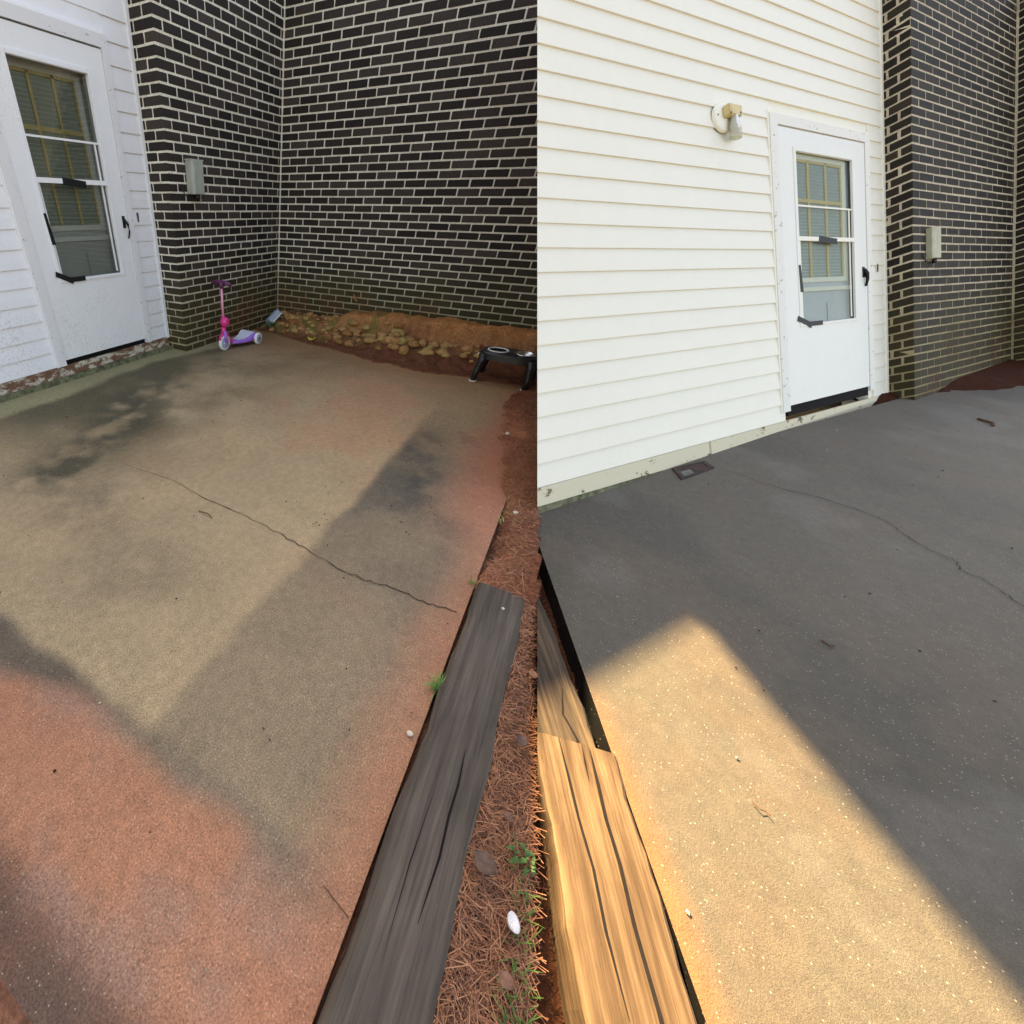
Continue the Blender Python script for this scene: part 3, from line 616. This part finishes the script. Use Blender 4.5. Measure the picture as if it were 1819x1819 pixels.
# local x runs along the feeder, local y across it, the camera side is -y
def oval(a, b, n=40, e=2.6):
    return [(a * math.copysign(abs(math.cos(t)) ** (2 / e), math.cos(t)), b * math.copysign(abs(math.sin(t)) ** (2 / e), math.sin(t))) for t in [2 * math.pi * i / n for i in range(n)]]
n = 40; O1 = oval(.255, .155, n); O2 = oval(.245, .145, n)
hc = [(-.112, 0), (.112, 0)]; hr = .078
bm = bmesh.new()
def ringpts(pts, z): return [bm.verts.new((p_[0], p_[1], z)) for p_ in pts]
def bridge(a, b):
    k = len(a)
    for i in range(k): bm.faces.new((a[i], a[(i+1) % k], b[(i+1) % k], b[i]))
top = ringpts(O2, .262); rim = ringpts(O1, .250); skirt = ringpts(oval(.258, .158, n), .205); under = ringpts(oval(.245, .145, n), .205)
bridge(rim, top); bridge(skirt, rim); bridge(under, skirt)
holes = [[bm.verts.new((cx + hr * math.cos(2*math.pi*i/24), cy + hr * math.sin(2*math.pi*i/24), .262)) for i in range(24)] for cx, cy in hc]
lips = [[bm.verts.new((cx + hr * math.cos(2*math.pi*i/24), cy + hr * math.sin(2*math.pi*i/24), .225)) for i in range(24)] for cx, cy in hc]
ee = [bm.edges.get((top[i], top[(i+1) % n])) for i in range(n)]
for H_, Lp in zip(holes, lips):
    for i in range(24): bm.edges.new((H_[i], H_[(i+1) % 24])); ee.append(bm.edges.get((H_[i], H_[(i+1) % 24])))
    bridge(Lp, H_)
bmesh.ops.triangle_fill(bm, edges=ee, use_beauty=True)
for f in [f for f in bm.faces if all(abs(v.co.z - .262) < 1e-5 for v in f.verts)]:
    cc = f.calc_center_median()
    if any((cc.x - cx) ** 2 + (cc.y - cy) ** 2 < (hr * .9) ** 2 for cx, cy in hc): bm.faces.remove(f)
bmesh.ops.recalc_face_normals(bm, faces=bm.faces); me = bpy.data.meshes.new('top'); bm.to_mesh(me); bm.free()
link('top', me, M_blk, fe)
for sx in (-1, 1):
    for sy in (-1, 1):
        m = MB(); fx, fy = sx * .222, sy * .135; tx, ty = sx * .205, sy * .105
        m.tube([(fx, fy, .004), (fx * .985, fy * .97, .08), (tx, ty, .17), (tx * .95, ty * .95, .235)], [.027, .028, .036, .046], 12).build('leg', M_blk, fe, smooth=True)
        MB().lathe([(.024, 0), (.033, .0), (.034, .007), (.027, .009)], (fx, fy, .001), (0, 0, 1), 18).build('foot_pad', M_wht, fe, smooth=True)
    MB().tube([(sx * .262, -.03, .215), (sx * .272, 0, .205), (sx * .262, .03, .215)], .006, 8).build('grip', M_wht, fe, smooth=True)
MB().lathe([(.076, .001), (.078, .006), (.090, .006), (.091, .0005), (.080, .0005), (.079, -.012)], (hc[1][0] * -1, 0, .2625), (0, 0, 1), 32).build('rim_ring', M_wht, fe, smooth=True)
bw = MB().lathe([(.092, .004), (.090, .008), (.078, .006), (.072, -.02), (.058, -.045), (.03, -.052), (.001, -.053)], (0, 0, 0), (0, 0, 1), 36).build('food_bowl', M_steel, None, smooth=True)
bw.matrix_world = fe.matrix_world @ Matrix.Translation((.112, 0, .264)); tag(bw, 'shiny steel bowl set into the black dog feeder', 'bowl')
fe_ok = True

# ------------------------------------------------------------------ boxes on and by the walls
def utility_box(name, M, x0, x1, dpt, z0, z1, label, mt, k):
    r = empty(name, M, label=label, cat='utility box', group='grey utility boxes on the brick wings')
    c = (x1 - x0) * .12
    MB().prism([(x0, 0), (x0, -dpt * .8), (x0 + c, -dpt), (x1 - c, -dpt), (x1, -dpt * .8), (x1, 0)], 'z', z0, z1).build('cover', mt, r, bevel=.004 * k)
    MB().prism([(x0 - .004, 0), (x0 - .004, -dpt * .85), (x1 + .004, -dpt * .85), (x1 + .004, 0)], 'z', z1 + .0005, z1 + .010).build('lid_lip', mt, r)
    xm = (x0 + x1) / 2
    MB().tube([(xm + .01, -dpt * .5, z0 - .035), (xm + .01, -dpt * .5, z0 + .004)], .018 * k + .006, 12).build('cable_gland', M_blk, r, smooth=True)
    MB().tube([(x0 + .02, -.012 * k - .004, z0 + .005), (x0 - .03, -.010 * k - .004, z0 - .015), (x0 - .10, -.008 * k - .004, z0 + .05)], .004, 6).build('cable', M_blk, r)
    return r
utility_box('utility_box', AM, .225, .395, .085, 1.345, 1.580, 'grey utility box on brick wing near the pink scooter', M_grbox, 1.0)
M_grboxB = simple('weathered_cream_box', (.40, .37, .25), .55, .4, var=.15, scale=14)
utility_box('utility_box', BM, .272, .470, .036, 1.330, 1.570, 'weathered cream utility box on brick wing by the clean door', M_grboxB, .4)
jb = empty('junction_box', Matrix.Translation((1.50, -.17, .13)) @ Euler((rad(-22), rad(-34), rad(-20))).to_matrix().to_4x4(), label='tilted pale blue-grey plastic box in the brick corner', cat='box')
M_jb = simple('pale_blue_grey_plastic', (.34, .41, .50), .45, .4, var=.05); M_jb2 = simple('pale_plastic', (.62, .66, .66), .5, .4, var=.05)
MB().box(-.09, .09, -.065, .065, -.01, .045).build('body', M_jb, jb, bevel=.006)
MB().box(-.10, .10, -.075, .075, -.03, -.011).build('base_plate', M_jb2, jb, bevel=.006)

# wall lamp
lp = empty('wall_lamp', BM @ Matrix.Translation((-2.49, .14, 2.27)), label='cream wall lamp with glass jar above the clean door\'s left', cat='lamp')
m = MB(); pr = [(.105, 0), (.105, -.012), (.09, -.017), (.001, -.018)]
V = []; ns = 30
for (r_, y_) in pr:
    for k_ in range(ns):
        t = 2 * math.pi * k_ / ns; V.append((r_ * 1.12 * math.cos(t), y_ - .010, r_ * .82 * math.sin(t)))
m.add(V, [(i*ns + k_, i*ns + (k_+1) % ns, (i+1)*ns + (k_+1) % ns, (i+1)*ns + k_) for i in range(len(pr)-1) for k_ in range(ns)]).build('back_plate', M_ctrim, lp, smooth=True)
MB().box(-.035, .115, -.060, -.027, -.012, .052).build('socket', simple('yellowed_socket', (.60, .46, .22), .5, .3, var=.2, scale=20), lp, bevel=.005)
def jar_mat():
    m = bpy.data.materials.new('ribbed_jar_glass'); m.use_nodes = True; n = m.node_tree; n.nodes.clear()
    o = node(n, 'ShaderNodeOutputMaterial'); t = node(n, 'ShaderNodeBsdfTransparent'); g = node(n, 'ShaderNodeBsdfPrincipled'); mx = node(n, 'ShaderNodeMixShader')
    t.inputs[0].default_value = (.85, .83, .72, 1); g.inputs['Base Color'].default_value = (.55, .52, .42, 1); g.inputs['Roughness'].default_value = .12; mx.inputs[0].default_value = .42
    n.links.new(t.outputs[0], mx.inputs[1]); n.links.new(g.outputs[0], mx.inputs[2]); n.links.new(mx.outputs[0], o.inputs[0]); return m
m = MB(); pr = [(.030, -.01), (.033, -.03), (.044, -.06), (.047, -.075), (.044, -.082), (.048, -.09), (.045, -.097), (.049, -.105), (.046, -.112), (.05, -.12), (.048, -.135), (.02, -.14), (.001, -.14)]
V = []
for (r_, z_) in pr:
    for k_ in range(ns):
        t = 2 * math.pi * k_ / ns; V.append((.055 + r_ * 1.25 * math.cos(t), -.046 + r_ * .40 * math.sin(t), z_))
m.add(V, [(i*ns + k_, i*ns + (k_+1) % ns, (i+1)*ns + (k_+1) % ns, (i+1)*ns + k_) for i in range(len(pr)-1) for k_ in range(ns)]).build('glass_jar', jar_mat(), lp, smooth=True)
MB().lathe([(.001, -.10), (.022, -.09), (.028, -.06), (.016, -.02), (.014, 0)], (.055, -.046, 0), (0, 0, 1), 16).build('bulb', M_wht, lp, smooth=True)
for dx, dz in ((-.085, -.005), (-.02, -.012), (.095, -.002)): MB().lathe([(.001, 0), (.007, .001), (.007, .004)], (dx, -.0625 if dx > -.05 else -.029, dz + .008), (0, 1, 0), 8).build('screw', M_blk, lp)

# drain frame let into the washed slab
dr = empty('drain_frame', Matrix.Translation((-.15, -4.355, 0)), label='open dark drain frame let into the washed slab under the base board', cat='drain')
q = [(-.211, -4.247), (.031, -4.431), (-.048, -4.472), (-.352, -4.283)]; q = [(a + .15, b + 4.355) for a, b in q]
cx = sum(a for a, b in q) / 4; cy = sum(b for a, b in q) / 4
inn = [((a - cx) * .78 + cx, (b - cy) * .78 + cy) for a, b in q]
MB().add([(a, b, .008) for a, b in q] + [(a, b, .008) for a, b in inn] + [(a, b, -.0) for a, b in q] + [(a, b, -.0) for a, b in inn], [(i, (i+1) % 4, 4 + (i+1) % 4, 4 + i) for i in range(4)] + [(i, (i+1) % 4, 8 + (i+1) % 4, 8 + i) for i in range(4)] + [(4+i, 4+(i+1) % 4, 12+(i+1) % 4, 12+i) for i in range(4)]).build('rim', simple('rusty_rim', (.05, .035, .028), .8, .2, var=.5, scale=40), dr)
MB().add([(a, b, .0052) for a, b in inn], [(0, 1, 2, 3)]).build('pit', simple('rusty_silt', (.035, .014, .010), .7, .3, var=.8, scale=30, bmp=.5), dr)
MB().add([(cx - .12, cy + .085, .0065), (cx - .02, cy + .02, .0065), (cx - .06, cy - .0, .0065), (cx - .16, cy + .06, .0065)], [(0, 1, 2, 3)]).build('puddle', simple('standing_water', (.10, .11, .11), .05, .6, var=.1), dr)

# ------------------------------------------------------------------ litter
def leafy(name, loc, rot, size, col, label, cat, n=7, curl=.3, group=None):
    m = MB(); V = []
    for i in range(n):
        t = i / (n - 1); wd = size * .42 * math.sin(math.pi * min(1, t * 1.05 + .02)) ** .8; x = size * (t - .5); z = size * curl * (t - .5) ** 2
        V += [(x, -wd, z + size * .10), (x, 0, z), (x, wd, z + size * .12)]
    m.add(V, [(3*i + j, 3*i + j + 1, 3*i + j + 4, 3*i + j + 3) for i in range(n-1) for j in range(2)])
    o = m.build(name, simple(name + '_skin', col, .7, .2, var=.25, scale=60), None, smooth=True)
    o.matrix_world = Matrix.Translation(loc) @ Euler(rot).to_matrix().to_4x4(); s_ = o.modifiers.new('t', 'SOLIDIFY'); s_.thickness = .0012
    return tag(o, label, cat, group)
leafy('dry_leaf', (1.80, -1.13, .40), (rad(15), rad(-50), rad(70)), .10, (.62, .30, .12), 'curled orange-brown leaf caught against the back brick wall', 'leaf')
fl = empty('yellow_flower', Matrix.Translation((1.19, -.90, .012)), label='fallen yellow flower lying on the stained patio', cat='flower'); M_yel = simple('yellow_petal', (.85, .70, .10), .6, .3, var=.1)
for k_ in range(6):
    a = k_ * math.pi / 3 + .2; r1 = .048 + .012 * (k_ % 2)
    MB().add([(0, 0, 0), (r1 * .6 * math.cos(a - .4), r1 * .6 * math.sin(a - .4), .022), (r1 * math.cos(a), r1 * math.sin(a), .016 + .016 * (k_ % 3)), (r1 * .6 * math.cos(a + .4), r1 * .6 * math.sin(a + .4), .020)], [(0, 1, 2, 3)]).build('petal', M_yel, fl)
M_stone = simple('pale_pebble', (.62, .55, .42), .8, .2, var=.2, scale=60)
def pebble(loc, r, label, mt=M_stone, flat=.6):
    bm = bmesh.new(); bmesh.ops.create_icosphere(bm, subdivisions=2, radius=r); k_ = random.Random(int(abs(loc[0] * 997) + abs(loc[1] * 131)))
    for v in bm.verts: v.co *= 1 + k_.uniform(-.12, .12); v.co.z *= flat
    me = bpy.data.meshes.new('pebble'); bm.to_mesh(me); bm.free(); o = link('pebble', me, mt, smooth=True); o.location = (loc[0], loc[1], loc[2] + r * flat * .8); return tag(o, label, 'pebble', 'loose pale pebbles')
pebble((-2.779, -3.415, .002), .010, 'pale pebble on the stained slab below the grass tuft')
pebble((-2.10, -3.56, .03), .006, 'tiny pebble on the grey timber\'s far end')
pebble((-1.32, -3.50, .01), .013, 'white pebble among the needles right of the patio crack')
pebble((-.30, -3.30, .015), .016, 'pale stone on the clay behind the needle strip')
sh = MB().lathe([(.001, -.006), (.014, -.004), (.021, .004), (.022, .007), (.017, .005), (.010, .001), (.001, 0)], (0, 0, 0), (0, 0, 1), 20).build('shell_half', simple('white_shell', (.72, .70, .70), .5, .4, var=.1), None, smooth=True)
sh.matrix_world = Matrix.Translation((-3.075, -3.745, .012)) @ Euler((rad(25), rad(20), 0)).to_matrix().to_4x4() @ Matrix.Diagonal((1, .75, 1, 1)); tag(sh, 'upturned white shell half lying on the pine needles', 'shell')

# grass tuft beside the timber, weeds, lawn edge
def blades(name, c, n, L, spread, col, label=None, cat=None, kind=None, wd=.0025, droop=.5, zr=0, area=(0, 0), seed=1, parent=None, lim=None):
    r = random.Random(seed); m = MB()
    for i in range(n):
        bx, by = c[0] + r.uniform(-area[0], area[0]), c[1] + r.uniform(-area[1], area[1])
        if lim and not lim(bx, by): continue
        a = r.uniform(0, 2 * math.pi); l = L * r.uniform(.55, 1.1); k_ = spread * r.uniform(.3, 1); px_, py_ = -math.sin(a) * wd, math.cos(a) * wd; V = []
        for j in range(4):
            t = j / 3; x = bx + math.cos(a) * k_ * l * t; y = by + math.sin(a) * k_ * l * t; z = c[2] + l * (t - droop * t * t * k_); wv = 1 - t * .92
            V += [(x - px_ * wv, y - py_ * wv, z), (x + px_ * wv, y + py_ * wv, z)]
        m.add(V, [(0,1,3,2), (2,3,5,4), (4,5,7,6)])
    o = m.build(name, simple(name + '_green', col, .6, .25, var=.35, scale=25, bmp=0), parent)
    return tag(o, label, cat, None, kind)
blades('grass_tuft', (-2.575, -3.447, -.005), 70, .062, 1.2, (.12, .26, .06), 'small green grass tuft between stained slab and grey timber', 'grass tuft', wd=.003, area=(.012, .006), seed=3)
blades('grass_tuft', (-1.985, -3.425, 0), 22, .035, 1.1, (.22, .25, .08), 'tiny pale tuft at the far end of the grey timber', 'grass tuft', wd=.002, area=(.01, .008), seed=5)
Aside = lambda x, y: y > yseam(x) + .006
blades('grass', (-3.13, -3.80, -.02), 240, .05, 1.1, (.09, .19, .04), 'short green grass at the cut beside the needle bed', kind='stuff', wd=.0018, area=(.22, .05), seed=9, lim=Aside)
blades('weeds', (-.9, -3.50, .0), 260, .035, 1.2, (.30, .30, .09), 'sparse yellowish weeds in the needle strip', kind='stuff', wd=.003, area=(.55, .08), seed=13, lim=Aside)
def weed(c, n, size, label, seed):
    r = random.Random(seed); root_ = empty('weed', Matrix.Translation(c), label=label, cat='weed'); mt = simple('weed_leaf_green', (.07, .16, .05), .6, .3, var=.3, scale=20, bmp=0)
    for i in range(n):
        a = r.uniform(0, 6.28); d_ = r.uniform(.2, 1) * size * 1.3; z = r.uniform(.2, .9) * size; l = size * r.uniform(.45, .8); ca, sa = math.cos(a), math.sin(a); cx_, cy_ = d_ * ca, d_ * sa
        MB().add([(cx_ - ca*l*.5, cy_ - sa*l*.5, z), (cx_ - sa*l*.3, cy_ + ca*l*.3, z + .01), (cx_ + ca*l*.5, cy_ + sa*l*.5, z - .006), (cx_ + sa*l*.3, cy_ - ca*l*.3, z + .008)], [(0, 1, 2, 3)]).build('leaf', mt, root_)
    MB().tube([(0, 0, -.02), (0, 0, size * .8)], .003, 5).build('stem', mt, root_); return root_
weed((1.36, -.20, .03), 26, .075, 'leafy green weed under the tilted blue-grey box', 2)
weed((1.62, -3.02, .14), 12, .05, 'small weed on the clay bank behind the dog feeder', 4)
weed((1.25, -2.62, .07), 12, .04, 'low weed on the clay left of the dog feeder', 6)
weed((-2.93, -3.755, .0), 22, .028, 'small bright weed in the needles by the shell', 8)

# pine needles
def needles(name, n, region, zf, L, cols, label, seed, lim=None, wd=.0009):
    r = random.Random(seed); m = MB(); i = 0; g = 0
    while i < n and g < n * 6:
        g += 1; x, y = r.uniform(region[0], region[1]), r.uniform(region[2], region[3])
        if lim and not lim(x, y): continue
        a = r.uniform(0, math.pi); l = L * r.uniform(.5, 1.1); b_ = r.uniform(-.35, .35); z = zf(x, y) + r.uniform(.001, .014); dz = r.uniform(-.25, .25); V = []
        for j in range(3):
            t = j / 2 - .5; an = a + b_ * t; X_ = x + math.cos(an) * l * t; Y_ = y + math.sin(an) * l * t; V += [(X_ - math.sin(an) * wd, Y_ + math.cos(an) * wd, z + dz * l * t), (X_ + math.sin(an) * wd, Y_ - math.cos(an) * wd, z + dz * l * t)]
        m.add(V, [(0,1,3,2), (2,3,5,4)]); i += 1
    mt, n_, b_ = mat(name + '_mat', .6, .3); gi = node(n_, 'ShaderNodeNewGeometry'); n_.links.new(ramp(n_, gi.outputs['Random Per Island'], [(0, cols[0]), (.5, cols[1]), (1, cols[2])]), b_.inputs['Base Color'])
    o = link(name, m.mesh(name), mt); return tag(o, label, None, None, 'stuff')
_gx = np.linspace(-5.5, 1.95, 400); _gy = np.linspace(-5.2, .3, 300); _GX, _GY = np.meshgrid(_gx, _gy, indexing='ij'); _GZ = soilz(_GX, _GY)
def sz1(x, y): return float(_GZ[min(399, max(0, int((x + 5.5) / 7.45 * 399 + .5))), min(299, max(0, int((y + 5.2) / 5.5 * 299 + .5)))])
NC = ((.10, .035, .018), (.28, .11, .055), (.44, .21, .11))
needles('pine_needles', 5200, (-3.75, -2.0, -3.92, -3.62), sz1, .085, NC, 'brown pine needles beside the grey timber', 21, lambda x, y: Aside(x, y) and y < -3.632)
needles('pine_needles', 2200, (-2.0, .5, -3.62, -3.28), sz1, .06, NC, 'brown pine needles on the clay at the patio edge', 22, lambda x, y: Aside(x, y) and y < -3.36 + .06 * math.sin(x * 5))
needles('pine_needles', 2600, (.9, 1.6, -3.4, -.1), sz1, .07, ((.07, .022, .014), (.19, .065, .035), (.30, .12, .06)), 'dark needles and litter at the foot of the clay bank', 23)
needles('pine_needles', 420, (-3.0, -1.6, -4.0, -3.64), lambda x, y: -.075, .05, ((.05, .02, .01), (.22, .07, .03), (.40, .14, .06)), 'needles in the gap between timber and washed slab', 24, lambda x, y: not Aside(x, y))
def dead_leaf(loc, rz, size, col, label): return leafy('fallen_leaf', loc, (rad(random.uniform(-15, 15)), rad(random.uniform(-15, 15)), rz), size, col, label, 'leaf', group='fallen leaves in the needle bed')
dead_leaf((-2.62, -3.70, .02), 1.0, .038, (.10, .065, .055), 'grey-brown leaf in the needles near the timber\'s middle')
dead_leaf((-2.86, -3.70, .02), 2.0, .032, (.17, .085, .06), 'pinkish leaf in the needles above the shell')
dead_leaf((-2.35, -3.70, .02), .4, .035, (.30, .13, .07), 'tan leaf near the far end of the needle bed')
dead_leaf((-3.18, -3.745, .02), 1.4, .035, (.24, .12, .08), 'pale brown leaf in the needles below the shell')
dead_leaf((-3.00, -3.665, .03), 1.2, .06, (.13, .08, .06), 'long curled leaf against the timber\'s outer side')
# clay clods on the bank
r = random.Random(31); m = MB(); bmx = bmesh.new(); bmesh.ops.create_icosphere(bmx, subdivisions=2, radius=1.0); iv = [v.co.copy() for v in bmx.verts]; fv = [tuple(v.index for v in f.verts) for f in bmx.faces]; bmx.free()
for i in range(150):
    y = r.uniform(-2.75, -.15); x = r.uniform(1.15, 1.56) if y < -1.0 else r.uniform(1.35, 1.75); s_ = r.uniform(.018, .055) * (1.3 if -2.3 < y < -1.2 else .9); z = sz1(x, y) + s_ * .15; o3 = r.uniform(0, 50)
    fl_ = (r.uniform(.8, 1.3), r.uniform(.8, 1.4), r.uniform(.5, .8))
    m.add([(x + c.x*s_*fl_[0]*(1 + .28*math.sin(c.y*5 + o3) * math.cos(c.z*4 + o3)), y + c.y*s_*fl_[1]*(1 + .28*math.sin(c.z*6 + o3)), z + c.z*s_*fl_[2]*(1 + .25*math.sin(c.x*5 + o3))) for c in iv], fv)
mt, n_, b_ = mat('orange_clay_clods', .95, .1); gi = node(n_, 'ShaderNodeNewGeometry')
c0 = ramp(n_, gi.outputs['Random Per Island'], [(0, (.30, .14, .05)), (.5, (.50, .26, .11)), (1, (.42, .30, .11))]); c1 = mix(n_, c0, ramp(n_, noise(n_, 50, 5, .7, 'World'), [(.3, (.6,) * 3), (.7, (1.3,) * 3)]), 1., 'MULTIPLY')
n_.links.new(c1, b_.inputs['Base Color']); bump(n_, b_, noise(n_, 40, 5, .7, 'World'), .8, .012)
tag(link('clay_clods', m.mesh('clay_clods'), mt, smooth=True), 'crumbling orange clay lumps along the brick wall', None, None, 'stuff')
# loose bits on the slabs
def crumbs(n, region, cols, label, seed, lim=None, s0=.0025, s1=.007):
    r = random.Random(seed); m = MB()
    for i in range(n):
        x, y = r.uniform(region[0], region[1]), r.uniform(region[2], region[3])
        if lim and not lim(x, y): continue
        s_ = r.uniform(s0, s1); a = r.uniform(0, 6.28); k_ = r.uniform(.3, 1); ca, sa = math.cos(a), math.sin(a)
        m.add([(x + ca*s_, y + sa*s_, .004), (x - sa*s_*k_, y + ca*s_*k_, .004), (x - ca*s_, y - sa*s_, .004), (x + sa*s_*k_, y - ca*s_*k_, .004), (x, y, .004 + s_*.7)], [(0,1,4), (1,2,4), (2,3,4), (3,0,4)])
    mt, n_, b_ = mat('crumb', .9, .1); gi = node(n_, 'ShaderNodeNewGeometry'); n_.links.new(ramp(n_, gi.outputs['Random Per Island'], [(0, cols[0]), (.6, cols[1]), (1, cols[2])]), b_.inputs['Base Color'])
    return tag(link('crumbs', m.mesh('crumbs'), mt), label, None, None, 'stuff')
crumbs(420, (-3.7, .8, -3.4, .1), ((.02, .015, .01), (.06, .04, .03), (.5, .42, .30)), 'dark crumbs and grit on the stained slab', 41)
crumbs(160, (-3.3, 3.0, -7.0, -3.7), ((.02, .015, .01), (.05, .03, .02), (.45, .40, .33)), 'grit on the washed slab', 42, lambda x, y: (x + 1.5) * .295 + (y + 3.631) * -.955 > .03 and (x + 1.19) * -.5645 + (y + 3.597) * -.8254 > .05)
def twig(pts, rad_, label):
    o = MB().tube([(a, b, .006 + .004 * (i % 2)) for i, (a, b) in enumerate(pts)], rad_, 6).build('twig', M_tw, None); return tag(o, label, 'twig', 'twigs on the slabs')
M_tw = simple('dry_twig', (.10, .05, .03), .8, .2, var=.3)
twig([(-2.24, -2.10), (-2.235, -2.16), (-2.25, -2.20)], .0025, 'dark curved twig on the stained slab above the crack')
twig([(-3.25, -3.36), (-3.262, -3.40), (-3.27, -3.435)], .0014, 'pale needle pair at the slab edge beside the grey timber')
twig([(-2.44, -4.26), (-2.455, -4.27), (-2.45, -4.285), (-2.46, -4.29)], .0016, 'tiny hooked twig in the sunlit part of the washed slab')
twig([(2.05, -6.38), (2.12, -6.40), (2.20, -6.36)], .008, 'dark twig on the far part of the washed slab')
twig([(-1.56, -4.60), (-1.585, -4.61), (-1.57, -4.63)], .003, 'reddish twig in the middle of the shaded washed slab')
# reddish silt in the far corner of the washed slab
me = grid_mesh('silt', np.linspace(2.3, 5.2, 60), np.linspace(-8.4, -5.6, 60), lambda x, y: -.05 + .10 * ss(-.15, .30, (x - 2.75) * .5645 + (y + 6.35) * .8254 + .35 * ((x - 2.75) * .84 - (y + 6.35) * .54) * .6 - .05 + .3 * (fbm(x, y, 3, 301) - .5)), lambda x, y: np.ones(x.shape + (3,)) * np.array([.045, .012, .006]))
tag(link('silt', me, M_soil, smooth=True), 'dark red silt in the brick corner of the washed slab', None, None, 'stuff')
